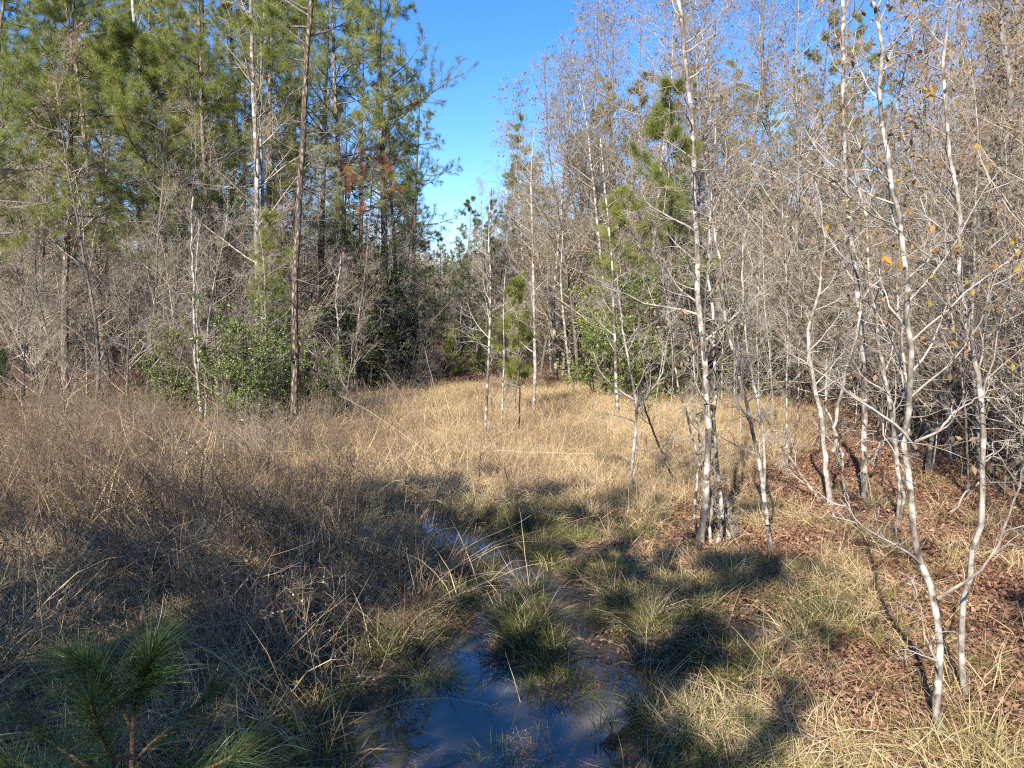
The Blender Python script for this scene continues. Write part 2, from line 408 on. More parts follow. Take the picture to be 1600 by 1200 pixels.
# ground: soil, straw thatch and leaf mould by zone
m, nt, out = mat('forest_ground')
z = nd(nt, 'ShaderNodeAttribute', attribute_name='zone')
sp = nd(nt, 'ShaderNodeSeparateXYZ'); nt.links.new(z.outputs['Vector'], sp.inputs[0])
tc = nd(nt, 'ShaderNodeTexCoord')
n1 = nd(nt, 'ShaderNodeTexNoise'); n1.inputs['Scale'].default_value = 9; n1.inputs['Detail'].default_value = 8; n1.inputs['Roughness'].default_value = 0.7
n2 = nd(nt, 'ShaderNodeTexVoronoi'); n2.inputs['Scale'].default_value = 22
nt.links.new(tc.outputs['Object'], n1.inputs['Vector']); nt.links.new(tc.outputs['Object'], n2.inputs['Vector'])
rs = ramp(nt, [(0.3, (0.035, 0.027, 0.02)), (0.6, (0.10, 0.075, 0.05)), (0.8, (0.17, 0.13, 0.085))])
rl = ramp(nt, [(0.25, (0.06, 0.03, 0.018)), (0.5, (0.17, 0.08, 0.045)), (0.75, (0.30, 0.16, 0.085))])
rg = ramp(nt, [(0.3, (0.12, 0.085, 0.045)), (0.55, (0.27, 0.19, 0.10)), (0.8, (0.42, 0.31, 0.17))])
mixf = math_(nt, 'ADD', math_(nt, 'MULTIPLY', n1.outputs['Fac'], 0.65), math_(nt, 'MULTIPLY', n2.outputs['Color'], 0.35))
for r in (rs, rl, rg): nt.links.new(mixf, r.inputs[0])
a1 = nd(nt, 'ShaderNodeMixRGB'); nt.links.new(sp.outputs['X'], a1.inputs[0]); nt.links.new(rs.outputs[0], a1.inputs[1]); nt.links.new(rl.outputs[0], a1.inputs[2])
a2 = nd(nt, 'ShaderNodeMixRGB'); nt.links.new(sp.outputs['Y'], a2.inputs[0]); nt.links.new(a1.outputs[0], a2.inputs[1]); nt.links.new(rg.outputs[0], a2.inputs[2])
p = nd(nt, 'ShaderNodeBsdfPrincipled'); p.inputs['Roughness'].default_value = 0.95; p.inputs['Specular IOR Level'].default_value = 0.1
b = nd(nt, 'ShaderNodeBump'); b.inputs['Strength'].default_value = 0.8; b.inputs['Distance'].default_value = 0.04
nt.links.new(mixf, b.inputs['Height']); nt.links.new(b.outputs[0], p.inputs['Normal'])
nt.links.new(a2.outputs[0], p.inputs['Base Color']); nt.links.new(p.outputs[0], out.inputs[0])
M['ground'] = m

m, nt, out = mat('murky_water')
tc = nd(nt, 'ShaderNodeTexCoord')
n1 = nd(nt, 'ShaderNodeTexNoise'); n1.inputs['Scale'].default_value = 1.1; n1.inputs['Detail'].default_value = 7
nt.links.new(tc.outputs['Object'], n1.inputs['Vector'])
r = ramp(nt, [(0.35, (0.018, 0.016, 0.012)), (0.55, (0.045, 0.042, 0.037)), (0.72, (0.14, 0.135, 0.122))]); nt.links.new(n1.outputs['Fac'], r.inputs[0])
n2 = nd(nt, 'ShaderNodeTexNoise'); n2.inputs['Scale'].default_value = 5; n2.inputs['Detail'].default_value = 2
nt.links.new(tc.outputs['Object'], n2.inputs['Vector'])
b = nd(nt, 'ShaderNodeBump'); b.inputs['Strength'].default_value = 0.02; b.inputs['Distance'].default_value = 0.01
nt.links.new(n2.outputs['Fac'], b.inputs['Height'])
p = nd(nt, 'ShaderNodeBsdfPrincipled'); p.inputs['Roughness'].default_value = 0.0; p.inputs['IOR'].default_value = 1.7
nt.links.new(r.outputs[0], p.inputs['Base Color']); nt.links.new(b.outputs[0], p.inputs['Normal']); nt.links.new(p.outputs[0], out.inputs[0])
M['water'] = m

# ------------------------------------------------------------------ ground and water
STREAM = [((745, 1330), 1.15), ((742, 1200), 0.95), ((742, 1120), 0.82), ((732, 1060), 0.5), ((735, 1000), 0.25), ((755, 955), 0.16), ((815, 910), 0.2),
          ((800, 875), 0.25), ((740, 850), 0.4), ((680, 835), 0.75), ((640, 815), 0.5), ((655, 790), 0.25)]
SIDE = [((820, 1130), 0.3), ((905, 1120), 0.32), ((960, 1060), 0.3), ((905, 970), 0.3), ((880, 920), 0.25), ((820, 900), 0.22)]
POOLS = [((1190, 975), 0.26), ((1205, 920), 0.2), ((1130, 1010), 0.3), ((1050, 1060), 0.25), ((655, 600), 1.6), ((690, 580), 1.8), ((675, 565), 2.2), ((870, 810), 0.2)]
SEGS = []
for S in (STREAM, SIDE):
    P = [(ground_at(*q)[:2], w) for q, w in S]
    SEGS += [(P[i][0], P[i + 1][0], P[i][1], P[i + 1][1]) for i in range(len(P) - 1)]
for q, w in POOLS:
    g0 = ground_at(*q)[:2]; SEGS.append((g0 - [w * 0.6, 0], g0 + [w * 0.6, 0.01], w, w))

def wet(x, y):
    """signed: 1 in the middle of the channel, 0 at its bank, negative away from it"""
    x = np.asarray(x, float); y = np.asarray(y, float)
    best = np.full(np.broadcast(x, y).shape, -9.0)
    for a, b_, wa, wb in SEGS:
        ab = b_ - a; t = np.clip(((x - a[0]) * ab[0] + (y - a[1]) * ab[1]) / (ab @ ab), 0, 1)
        d = np.hypot(x - a[0] - t * ab[0], y - a[1] - t * ab[1])
        best = np.maximum(best, 1 - d / (wa + t * (wb - wa)))
    return best + 0.55 * (fbm(x * 1.3, y * 1.3, 5) - 0.5) + 0.4 * (fbm(x * 4.2, y * 4.2, 15, 2) - 0.5)

def height(x, y):
    x = np.asarray(x, float); y = np.asarray(y, float)
    h = 0.10 + 0.16 * (fbm(x * 0.45, y * 0.45, 11) - 0.5) + 0.10 * (fbm(x * 1.7, y * 1.7, 3) - 0.5)
    h = h + 0.16 * sstep(-2, -7, x) * sstep(30, 12, y) + 0.05 * np.clip(-x - 9, 0, 14) * sstep(12, 26, y)
    h = h + 0.12 * sstep(2.0, 7.0, x) + 0.03 * np.clip(x - 9, 0, 15)
    h = h + 0.02 * np.clip(np.hypot(x, y) - 60, 0, 300) * 0.6
    return h - 0.34 * sstep(-0.35, 0.75, wet(x, y))

xs = np.sinh(np.linspace(-4.6, 4.6, 420)) * 9.0
ys = 9.0 + np.sinh(np.linspace(-3.2, 4.7, 420)) * 8.0
X, Y = np.meshgrid(xs, ys)
Z = height(X, Y)
g = Geo()
nx, ny = len(xs), len(ys)
idx = np.arange(nx * ny).reshape(ny, nx)
g.add(np.stack([X, Y, Z], -1).reshape(-1, 3), quads=np.stack([idx[:-1, :-1], idx[:-1, 1:], idx[1:, 1:], idx[1:, :-1]], -1).reshape(-1, 4))
me = g.mesh('ground', M['ground'])
clearing = lambda x, y: sstep(9.5, 12.5, y) * sstep(36, 30, y) * sstep(-6.5, -3.5, x + 0.05 * (y - 20)) * sstep(0.9, -0.9, x - np.interp(y, [9, 10, 12, 16, 22, 28, 34], [1.2, 1.8, 3.3, 6.2, 8.8, 10.2, 9.0]))
litterz = np.maximum(sstep(1.2, 3.5, X + 0.8 * (fbm(X, Y, 9) - 0.5)) * sstep(14, 9, Y), sstep(17, 24, np.hypot(X, Y))) * (1 - clearing(X, Y)) * sstep(0.1, -0.5, wet(X, Y))
za = me.attributes.new('zone', 'FLOAT_VECTOR', 'POINT')
za.data.foreach_set('vector', np.stack([litterz.ravel(), clearing(X, Y).ravel(), 0 * X.ravel()], -1).astype(np.float32).ravel())
tag(ob('ground', me), 'damp marshy ground with brown leaf litter and dead thatch', kind='structure')

g = Geo()
wx, wy = np.meshgrid(np.linspace(-14, 9, 24), np.linspace(2.5, 58, 56))
idx = np.arange(wx.size).reshape(wx.shape)
g.add(np.stack([wx, wy, np.zeros_like(wx)], -1).reshape(-1, 3), quads=np.stack([idx[:-1, :-1], idx[:-1, 1:], idx[1:, 1:], idx[1:, :-1]], -1).reshape(-1, 4))
tag(ob('water', g.mesh('water', M['water'])), 'shallow murky stream winding through the dead grass', kind='structure')

def on_ground(px, py):
    q = ground_at(px, py); q[2] = float(height(q[0], q[1])); return q

# ------------------------------------------------------------------ prototypes of the woods
def whole(name, cat, parts): return Proto(name, cat, parts)

BARE = []
for s, (h, r, n1, t0, leaf) in enumerate([(13, .075, 36, .10, 0), (14.5, .09, 38, .14, 0), (11, .055, 32, .08, 0), (12, .065, 34, .12, 1700), (9, .045, 30, .07, 0), (13.5, .08, 38, .1, 1500)]):
    rng = np.random.default_rng(100 + s)
    tp, tr = trunk_line(rng, h, r, 16, 0.05, 0.045)
    gt = Geo(); gt.tubes(tp, tr, 8, rough=0.05, rng=rng)
    gc = Geo(); P4, P3 = bare_crown(rng, gc, tp, tr, h, n1, t0, (32, 72), 0.27, 7, 6, 2, nt=2, fine=.0037)
    parts = [('trunk', gt.mesh('bare_trunk', M['bark_pale' if s % 3 == 1 else 'bark_grey'])), ('crown', gc.mesh('bare_crown', M['twig']))]
    if leaf:
        gl = Geo(); k = np.minimum(rng.integers(0, len(P4), 170)[rng.integers(0, 170, leaf)] + rng.integers(0, 14, leaf), len(P4) - 1); gl.leaves(rng, P4[k, -1], rng.standard_normal((leaf, 3)) * 0.6 + [0, 0, -0.8], 0.085)
        parts.append(('leaves', gl.mesh('bare_leaves', M['dead_leaf'])))
    BARE.append(whole('bare_tree', 'tree', parts))

PINE = []
for s, (h, r, t0, reach, nm) in enumerate([(18, .16, .36, 3.6, 'needle'), (19.5, .19, .42, 3.9, 'needle_dark'), (16, .13, .3, 2.9, 'needle'), (14, .11, .25, 2.4, 'needle_dark')]):
    rng = np.random.default_rng(200 + s)
    tp, tr = trunk_line(rng, h, r, 18, 0.02, 0.02, 0.1)
    gt = Geo(); gt.tubes(tp, tr, 10, rough=0.04, rng=rng)
    gc, gn = Geo(), Geo(); pine_crown(rng, gc, gn, tp, tr, h, t0, 46, reach)
    PINE.append(whole('pine_tree', 'pine tree', [('trunk', gt.mesh('pine_trunk', M['bark_pine'])), ('crown', gc.mesh('pine_crown', M['twig_dark'])), ('needles', gn.mesh('pine_needles', M[nm]))]))

SHRUB = []                                              # bare multi-stemmed thicket shrubs
for s in range(4):
    rng = np.random.default_rng(300 + s); n = 9
    st = np.c_[rng.normal(0, 0.18, (n, 2)), np.full(n, -0.1)]
    d = np.c_[rng.normal(0, 0.38, (n, 2)), np.ones(n)]
    L = rng.uniform(2.0, 4.2, n)
    P, R = grow(rng, st, d, L, 0.006 + L * 0.005, 9, 0.09, 0.02, 0.2)
    g = Geo(); g.tubes(P, R, 5, rng=rng)
    gc = Geo()
    p, d, L2, r, _, _ = kids(rng, P, R, L, 9, 0.15, 1, 30, 70, 0.4, 0.6, rmin=0.004)
    P2, R2 = grow(rng, p, d, L2, np.minimum(r, .01), 5, 0.16, 0.03, 0.35); gc.tubes(P2, R2, 4, rng=rng)
    p, d, L3, r, _, _ = kids(rng, P2, R2, L2, 6, 0.15, 1, 30, 70, 0.5, 0.65, rmin=0.0028)
    P3, R3 = grow(rng, p, d, L3, np.minimum(r, .005), 4, 0.17, 0.02, 0.5); gc.tubes(P3, R3, 3, rng=rng)
    p, d, L4, r, _, _ = kids(rng, P3, R3, np.maximum(L3, .15), 3, 0.2, 1, 30, 70, 0.6, 0.8, rmin=0.0022)
    P4, R4 = grow(rng, p, d, L4, 0.0022, 2, 0.15, 0, 0.5); gc.tubes(P4, R4, 3, rng=rng)
    parts = [('stems', g.mesh('shrub_stems', M['bark_grey'])), ('crown', gc.mesh('shrub_crown', M['twig' if s % 2 else 'twig_dark']))]
    if s >= 2:
        gl = Geo(); k = rng.integers(0, len(P4), 500); gl.leaves(rng, P4[k, -1], rng.standard_normal((500, 3)) + [0, 0, -0.5], 0.06)
        parts.append(('leaves', gl.mesh('shrub_leaves', M['tan_leaf' if s == 2 else 'dead_leaf'])))
    SHRUB.append(whole('bare_shrub', 'shrub', parts))

def evergreen(seed, h, w, mname, leaf, n_leaf, stems=8, lw=0.45):
    rng = np.random.default_rng(seed)
    st = np.c_[rng.normal(0, 0.12, (stems, 2)), np.full(stems, -0.1)]
    d = np.c_[rng.normal(0, 0.28, (stems, 2)), np.ones(stems)]
    L = rng.uniform(0.35, 1.1, stems) * h
    P, R = grow(rng, st, d, L, 0.008 + L * 0.007, 9, 0.07, 0.05, 0.2)
    g = Geo(); g.tubes(P, R, 5, rng=rng)
    gc, gl = Geo(), Geo()
    p, d, L2, r, _, _ = kids(rng, P, R, np.full(stems, w), 10, 0.08, 1, 40, 85, 0.5, 0.5, tip=0.5, rmin=0.005)
    P2, R2 = grow(rng, p, d, L2, np.minimum(r, .014), 6, 0.12, 0.05, 0.3); gc.tubes(P2, R2, 4, rng=rng)
    p, d, L3, r, _, _ = kids(rng, P2, R2, L2, 6, 0.2, 1, 30, 70, 0.5, 0.6, rmin=0.003)
    P3, R3 = grow(rng, p, d, L3, .004, 4, 0.14, 0.04, 0.5); gc.tubes(P3, R3, 3, rng=rng)
    p, d, L4, r, _, _ = kids(rng, P3, R3, np.maximum(L3, .2), 3, 0.25, 1, 30, 70, 0.6, 0.8, rmin=0.002)
    P4, R4 = grow(rng, p, d, L4, .0025, 3, 0.14, 0.03, 0.5); gc.tubes(P4, R4, 3, rng=rng)
    k = rng.integers(0, len(P4), n_leaf); f = rng.random((n_leaf, 1))
    pos = P4[k, 0] * (1 - f) + P4[k, 2] * f
    ax = nrm(P4[k, 2] - P4[k, 0]) * 0.7 + 0.8 * rng.standard_normal((n_leaf, 3))
    gl.leaves(rng, pos, ax, leaf, lw)
    return [('stems', g.mesh('evergreen_stems', M['bark_grey'])), ('crown', gc.mesh('evergreen_crown', M['twig_dark'])), ('foliage', gl.mesh('evergreen_foliage', M[mname]))]

HOLLY = [whole('evergreen_shrub', 'shrub', evergreen(400 + s, h, w, 'holly', 0.056, n)) for s, (h, w, n) in enumerate([(2.6, 1.7, 10500), (3.4, 2.0, 12500), (1.8, 1.3, 6500)])]
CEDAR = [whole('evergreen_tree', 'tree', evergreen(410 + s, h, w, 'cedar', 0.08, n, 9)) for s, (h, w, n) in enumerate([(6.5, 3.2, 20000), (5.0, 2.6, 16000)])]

YPINE = []                                              # young pines
for s, (h, r, t0, reach, nm) in enumerate([(4.2, .04, .2, 1.0, 'needle'), (6.5, .06, .3, 1.5, 'needle'), (2.4, .025, .12, .7, 'needle_blue')]):
    rng = np.random.default_rng(430 + s)
    tp, tr = trunk_line(rng, h, r, 12, 0.03, 0.03, 0.15)
    gt = Geo(); gt.tubes(tp, tr, 7, rng=rng)
    gc, gn = Geo(), Geo(); pine_crown(rng, gc, gn, tp, tr, h, t0, 26, reach, 6, 3, 30, 0.21, 0.006, dead=6, td=(.08, .3), a=(40, 75), up=0.1)
    YPINE.append(whole('young_pine', 'pine tree', [('trunk', gt.mesh('young_pine_trunk', M['bark_pine'])), ('crown', gc.mesh('young_pine_crown', M['twig_dark'])), ('needles', gn.mesh('young_pine_needles', M[nm]))]))

# ------------------------------------------------------------------ named trees, traced at their own distances
def px_trunk(path, y, r0, r1, seed, n=26, depth=0.25):
    """A trunk through photo points at distance y (metres), wandering a little in depth; radii in photo pixels at that distance."""
    rng = np.random.default_rng(seed)
    Q = np.array([at(px, py, y) for px, py in path])
    s = np.r_[0, np.cumsum(np.linalg.norm(np.diff(Q, axis=0), axis=1))]
    u = np.linspace(0, s[-1], n)
    P = np.stack([np.interp(u, s, Q[:, k]) for k in range(3)], 1)
    for _ in range(2): P[1:-1] = 0.25 * P[:-2] + 0.5 * P[1:-1] + 0.25 * P[2:]
    w = np.cumsum(rng.normal(0, depth / math.sqrt(n), n)); P[:, 1] += w - w[0]
    P[:, 0] += rng.normal(0, 0.004, n)
    rad = np.linspace(r0, r1, n) * 0.62 * y / F
    rad[0] *= 1.3; rad[1] *= 1.1
    return P, rad

def hero(name, cat, label, path, r0, r1, seed, y=None, bark_m='bark_pale', twig_m='twig_pale', n1=14, lr=0.16, t0=0.2, limbs=(), leaf=None, n_leaf=0, n2=5, n3=4, n4=2, group=None, a=(35, 70), extra=(), sides=10, leafsize=0.075):
    rng = np.random.default_rng(seed)
    b = on_ground(*path[0])
    if y is None: y = b[1]
    P, R = px_trunk(path, y, r0, r1, seed)
    dz = float(height(P[0, 0], P[0, 1])) - P[0, 2]
    org = P[0] + [0, 0, dz]
    P = P + np.linspace(1, 0, len(P))[:, None] ** 3 * np.array([0, 0, dz])
    P = np.concatenate([P[:1] - [0, 0, 0.2], P]); R = np.r_[R[0] * 1.1, R]
    rt = root(name, org, label, cat, group)
    loc = lambda Q: Q - org
    gt = Geo(); gt.tubes(loc(P)[None], R[None], sides, rough=0.05, rng=rng)
    ob('trunk', gt.mesh('trunk', M[bark_m]), rt)
    L = np.linalg.norm(np.diff(P, axis=0), axis=1).sum()
    stems = [(P, R, L)]
    for (pth, q0, q1) in extra:                          # further stems from the same root
        P2, R2 = px_trunk(pth, y, q0, q1, seed + 5)
        P2 = P2 + np.linspace(1, 0, len(P2))[:, None] ** 3 * (np.array([0, 0, float(height(P2[0, 0], P2[0, 1])) - P2[0, 2] - .05]) if pth[0][1] > path[0][1] - 30 else 0)
        ge = Geo(); ge.tubes(loc(P2)[None], R2[None], 7, rough=0.05, rng=rng)
        ob('stem', ge.mesh('stem', M[bark_m]), rt)
        stems.append((P2, R2, np.linalg.norm(np.diff(P2, axis=0), axis=1).sum()))
    for (pth, q0, q1) in limbs:                          # limbs the photograph shows plainly
        P2, R2 = px_trunk(pth, y, q0, q1, seed + 9, 14, 0.2)
        gl = Geo(); gl.tubes(loc(P2)[None], R2[None], 6, rng=rng)
        L2 = np.linalg.norm(np.diff(P2, axis=0), axis=1).sum()
        bare_crown(rng, gl, loc(P2)[None], R2[None], L2, 5, 0.2, (25, 60), 0.35, 4, 3, 0, fine=min(.0026, .0003 * y))
        ob('branch', gl.mesh('branch', M[twig_m]), rt)
    gc, tips = Geo(), []
    for k, (P2, R2, L2) in enumerate(stems):
        nn = n1 if k == 0 else max(5, n1 // 2)
        a4, a3 = bare_crown(rng, gc, loc(P2)[None], R2[None], L2, nn, t0, a, lr, n2, n3, n4, fine=min(.0026, .00024 * y))
        tips.append(a4[:, -1])
    ob('crown', gc.mesh('crown', M[twig_m]), rt)
    if leaf:
        tips = np.concatenate(tips); k = rng.integers(0, len(tips), n_leaf)
        gl = Geo(); gl.leaves(rng, tips[k], rng.standard_normal((n_leaf, 3)) * 0.6 + [0, 0, -0.8], leafsize)
        ob('leaves', gl.mesh('leaves', M[leaf]), rt)
    return rt

# right of the stream
hero('maple_sapling', 'tree', 'pale mottled sapling nearest the camera, forking low above the leaf litter at right',
     [(1466, 1170), (1463, 1090), (1469, 1000), (1466, 935), (1446, 900), (1433, 840), (1430, 760), (1433, 660), (1428, 560), (1419, 460), (1412, 350), (1396, 240), (1381, 150), (1368, 40), (1350, -80)], 10, 4, 501,
     n1=20, lr=0.22, t0=0.42, leaf='dead_leaf', n_leaf=420, leafsize=0.05, n2=6, n3=5,
     limbs=[([(1466, 935), (1500, 895), (1535, 860), (1556, 815), (1572, 740), (1600, 660)], 4.5, 1.5), ([(1438, 880), (1390, 845), (1330, 815), (1290, 760)], 4, 1.2),
            ([(1431, 700), (1380, 655), (1310, 610), (1240, 560), (1200, 540)], 4, 1), ([(1432, 690), (1475, 640), (1530, 602)], 4, 1.5), ([(1468, 1060), (1432, 990), (1420, 930), (1400, 880)], 3, 1)])
hero('maple_sapling', 'tree', 'thinner grey sapling just right of the nearest forked pale sapling',
     [(1508, 1110), (1498, 1030), (1487, 960), (1490, 880), (1485, 800), (1483, 700), (1476, 600), (1470, 500), (1461, 440), (1472, 360), (1460, 260), (1450, 120), (1445, -40)], 8, 3, 502,
     n1=18, lr=0.22, t0=0.45, leaf='gold_leaf', n_leaf=260, leafsize=0.05, n2=6, n3=5, limbs=[([(1487, 800), (1520, 740), (1560, 700), (1600, 690)], 3, 1)])
hero('maple_tree', 'tree', 'tall clump of pale mottled stems at the wet edge of the leaf litter',
     [(1093, 862), (1097, 800), (1102, 700), (1098, 600), (1092, 480), (1088, 350), (1084, 230), (1074, 110), (1050, -20), (1030, -180)], 9, 4, 503, n1=24, lr=0.17, t0=0.25,
     extra=[([(1119, 866), (1130, 815), (1122, 740), (1112, 650), (1122, 560), (1120, 440), (1128, 300), (1140, 180)], 6, 2), ([(1108, 868), (1112, 800), (1108, 700), (1104, 640)], 5, 2), ([(1136, 862), (1140, 830), (1165, 812)], 5, 2), ([(1088, 864), (1086, 800), (1092, 720), (1070, 600), (1062, 480)], 4, 1.5)],
     leaf='dead_leaf', n_leaf=150)
hero('maple_sapling', 'tree', 'slim pale sapling with paired stems leaning left beside the red leaf litter',
     [(1205, 880), (1199, 815), (1190, 745), (1178, 680), (1160, 600), (1146, 520), (1130, 440), (1115, 370), (1108, 280)], 6, 2, 504, n1=16, lr=0.18, t0=0.3,
     extra=[([(1200, 820), (1194, 720), (1184, 620), (1172, 520), (1168, 420), (1180, 330)], 4, 1.5)])
hero('crooked_sapling', 'tree', 'crooked pale sapling with a dark foot at the shadow edge of the grass',
     [(985, 774), (984, 742), (989, 700), (993, 650), (991, 622), (978, 570), (968, 500), (962, 430)], 5, 1.5, 505, n1=10, lr=0.28, t0=0.35, limbs=[([(991, 625), (960, 605), (935, 580), (925, 550)], 3, 1), ([(991, 640), (1012, 620), (1035, 580), (1040, 520)], 3, 1)])
hero('dark_sapling', 'tree', 'thin dark leaning sapling between the crooked sapling and the clump of pale stems',
     [(1062, 770), (1045, 735), (1028, 690), (1012, 650), (1004, 622)], 3.5, 2, 506, bark_m='bark_dark', twig_m='twig_dark', n1=8, lr=0.35)
hero('maple_sapling', 'tree', 'forked pale sapling whose two stems part above the sunlit grass at right',
     [(1298, 812), (1300, 760), (1303, 705), (1291, 625), (1276, 545), (1272, 505), (1290, 470), (1296, 380), (1280, 280)], 7, 2, 507, n1=14, lr=0.18, t0=0.35,
     extra=[([(1303, 705), (1310, 610), (1316, 545), (1332, 490), (1340, 400)], 5, 2)])
hero('maple_sapling', 'tree', 'short thin sapling close beside the forked pale sapling',
     [(1320, 796), (1318, 750), (1311, 690), (1308, 640), (1318, 560)], 3.5, 1.5, 508, n1=10, lr=0.25)
hero('maple_tree', 'tree', 'straight grey barked tree with dark blotches rising left of the nearest saplings',
     [(1353, 802), (1354, 740), (1352, 660), (1347, 560), (1340, 470), (1335, 380), (1330, 280), (1326, 150), (1330, 0), (1325, -150)], 8, 4, 509, n1=22, lr=0.17, t0=0.3, leaf='dead_leaf', n_leaf=220)
hero('maple_tree', 'tree', 'pale tree with two stems leaning left, between the blotched grey tree and the nearest sapling',
     [(1404, 832), (1398, 760), (1392, 690), (1384, 635), (1371, 570), (1359, 515), (1346, 440), (1340, 340), (1310, 220)], 6, 2.5, 510, n1=16, lr=0.2, t0=0.3,
     extra=[([(1403, 830), (1400, 740), (1397, 650), (1391, 575), (1392, 480), (1385, 380)], 5, 2)], leaf='gold_leaf', n_leaf=90, leafsize=.055)
hero('grey_tree', 'tree', 'thick dark grey trunk at the right edge in front of the shaded thicket',
     [(1590, 775), (1586, 690), (1588, 580), (1580, 430), (1570, 280), (1575, 120), (1570, -60)], 11, 6, 511, bark_m='bark_grey', twig_m='twig', n1=22, lr=0.2, t0=0.3, leaf='dead_leaf', n_leaf=350)
hero('grey_sapling', 'tree', 'thin grey sapling leaning right just before the thick dark trunk at the right edge',
     [(1548, 775), (1556, 690), (1566, 600), (1560, 500), (1545, 380), (1540, 200)], 4, 2, 512, bark_m='bark_grey', n1=14, lr=0.2)
hero('fallen_sapling', 'fallen branch', 'bare sapling leaning far over from the leaf litter across the grass', 
     [(1282, 800), (1250, 740), (1215, 690), (1185, 640)], 4, 1.5, 513, n1=7, lr=0.25, bark_m='bark_pale')

# in the clearing
hero('clearing_sapling', 'tree', 'slender pale sapling with a forked top, leftmost of those standing in the clearing', [(757, 692), (761, 620), (765, 530), (768, 440), (763, 360), (768, 290)], 4.2, 1.2, 520, n1=16, lr=0.2, t0=0.3)
hero('clearing_sapling', 'tree', 'very thin pale sapling close right of the forked slender one in the clearing', [(783, 692), (786, 610), (788, 540), (786, 480), (790, 420)], 2.4, 1, 521, n1=9, lr=0.18)
hero('clearing_sapling', 'tree', 'thin dark brown sapling between two pale ones in the clearing', [(811, 686), (812, 610), (809, 545), (812, 500)], 2.4, 1, 522, n1=9, lr=0.2, bark_m='bark_dark', twig_m='twig')
hero('clearing_tree', 'tree', 'straight white barked tree at the far side of the clearing, tallest among its saplings', [(833, 658), (836, 580), (834, 470), (832, 370), (829, 280), (835, 200)], 4.6, 1.5, 523, n1=20, lr=0.2, t0=0.25)
hero('clearing_sapling', 'tree', 'white sapling leaning left at the far edge of the clearing by the green shrub', [(893, 612), (888, 565), (882, 510), (876, 440), (880, 360)], 4, 1.5, 524, n1=14, lr=0.22)
hero('clearing_sapling', 'tree', 'slim pale sapling in the grass between the green shrub and the crooked sapling', [(966, 657), (962, 600), (960, 500), (957, 400), (948, 310), (940, 200)], 4, 1.5, 525, n1=16, lr=0.2)

# left woods
def hero_pine(label, path, r0, r1, seed, nm, t0, reach, nb=34, bark_m='bark_pine', dead=16, td=(0.1, 0.4), n3=5, m=22, y=None):
    rng = np.random.default_rng(seed)
    b = on_ground(*path[0]); y = y or b[1]
    P, R = px_trunk(path, y, r0, r1, seed)
    P = np.concatenate([P[:1] - [0, 0, 0.2], P]); R = np.r_[R[0] * 1.1, R]
    org = np.array([P[0, 0], P[0, 1], float(height(P[0, 0], P[0, 1]))])
    rt = root('pine_tree', org, label, 'pine tree')
    gt = Geo(); gt.tubes((P - org)[None], R[None], 12, rough=0.05, rng=rng); ob('trunk', gt.mesh('trunk', M[bark_m]), rt)
    gc, gn = Geo(), Geo(); L = np.linalg.norm(np.diff(P, axis=0), axis=1).sum()
    pine_crown(rng, gc, gn, (P - org)[None], R[None], L, t0, nb, reach, n3=n3, m=m, dead=dead, td=td)
    ob('crown', gc.mesh('crown', M['twig_dark']), rt); ob('needles', gn.mesh('needles', M[nm]), rt)
    return rt
hero_pine('slim pine with scaly grey brown trunk standing alone at the left edge of the clearing',
          [(459, 692), (461, 600), (462, 480), (463, 360), (468, 240), (473, 120), (480, 0), (488, -150), (495, -320)], 9, 5, 540, 'needle', 0.62, 2.2, 30, dead=26, td=(0.22, 0.62))
hero_pine('dark thick trunked pine with a low spreading bright green crown in the left woods',
          [(244, 632), (241, 560), (241, 480), (244, 380), (247, 280), (236, 215), (228, 140), (225, 60)], 11, 4, 541, 'needle', 0.6, 3.9, 46, bark_m='bark_dark', dead=22, td=(0.2, 0.6), m=30)
hero('grey_tree', 'tree', 'tall pale grey trunk rising behind the green shrub left of the slim pine',
     [(403, 655), (401, 560), (403, 440), (404, 330), (400, 200), (394, 80), (390, -60), (385, -200)], 6.5, 4, 542, bark_m='bark_pale', n1=24, lr=0.18, t0=0.3,
     extra=[([(408, 655), (410, 540), (409, 400), (407, 260), (403, 120), (410, -40)], 5, 3)], twig_m='twig')
hero('grey_sapling', 'tree', 'thin pale twin stemmed sapling left of the bright green shrub',
     [(316, 694), (313, 600), (309, 500), (306, 400), (309, 310)], 4, 2, 543, n1=14, lr=0.2, t0=0.3, extra=[([(314, 640), (306, 540), (301, 440), (303, 340)], 3, 1.5)])
hero('leaning_tree', 'tree', 'grey tree leaning left over the lit bank, nearer of two leaning ones', [(142, 588), (122, 500), (97, 420), (80, 330), (40, 250)], 6, 3, 544, bark_m='bark_grey', twig_m='twig', n1=18, lr=0.25)
hero('leaning_tree', 'tree', 'grey tree leaning left, right of the other leaning one on the bank', [(174, 560), (156, 480), (136, 425), (122, 380), (112, 300), (90, 200)], 6, 3, 545, bark_m='bark_grey', twig_m='twig', n1=18, lr=0.25, leaf='tan_leaf', n_leaf=700, leafsize=0.11)
hero('dark_tree', 'tree', 'dark narrow trunk rising in the woods right of the spreading pine', [(326, 610), (326, 470), (325, 330), (318, 250), (312, 130), (318, -20)], 6, 4, 546, bark_m='bark_dark', twig_m='twig_dark', n1=22, lr=0.2)
hero('dark_tree', 'tree', 'dark trunk in shade between the twin stemmed sapling and the tall pale grey trunk', [(357, 606), (358, 430), (361, 320), (365, 200), (358, 40), (355, -100)], 6, 4, 547, bark_m='bark_dark', twig_m='twig', n1=22, lr=0.2)
hero('pale_sapling', 'tree', 'thin white sapling right of the slim pine at the woods edge', [(522, 645), (525, 590), (528, 540), (522, 470), (530, 400)], 2.6, 1.2, 548, n1=12, lr=0.22)
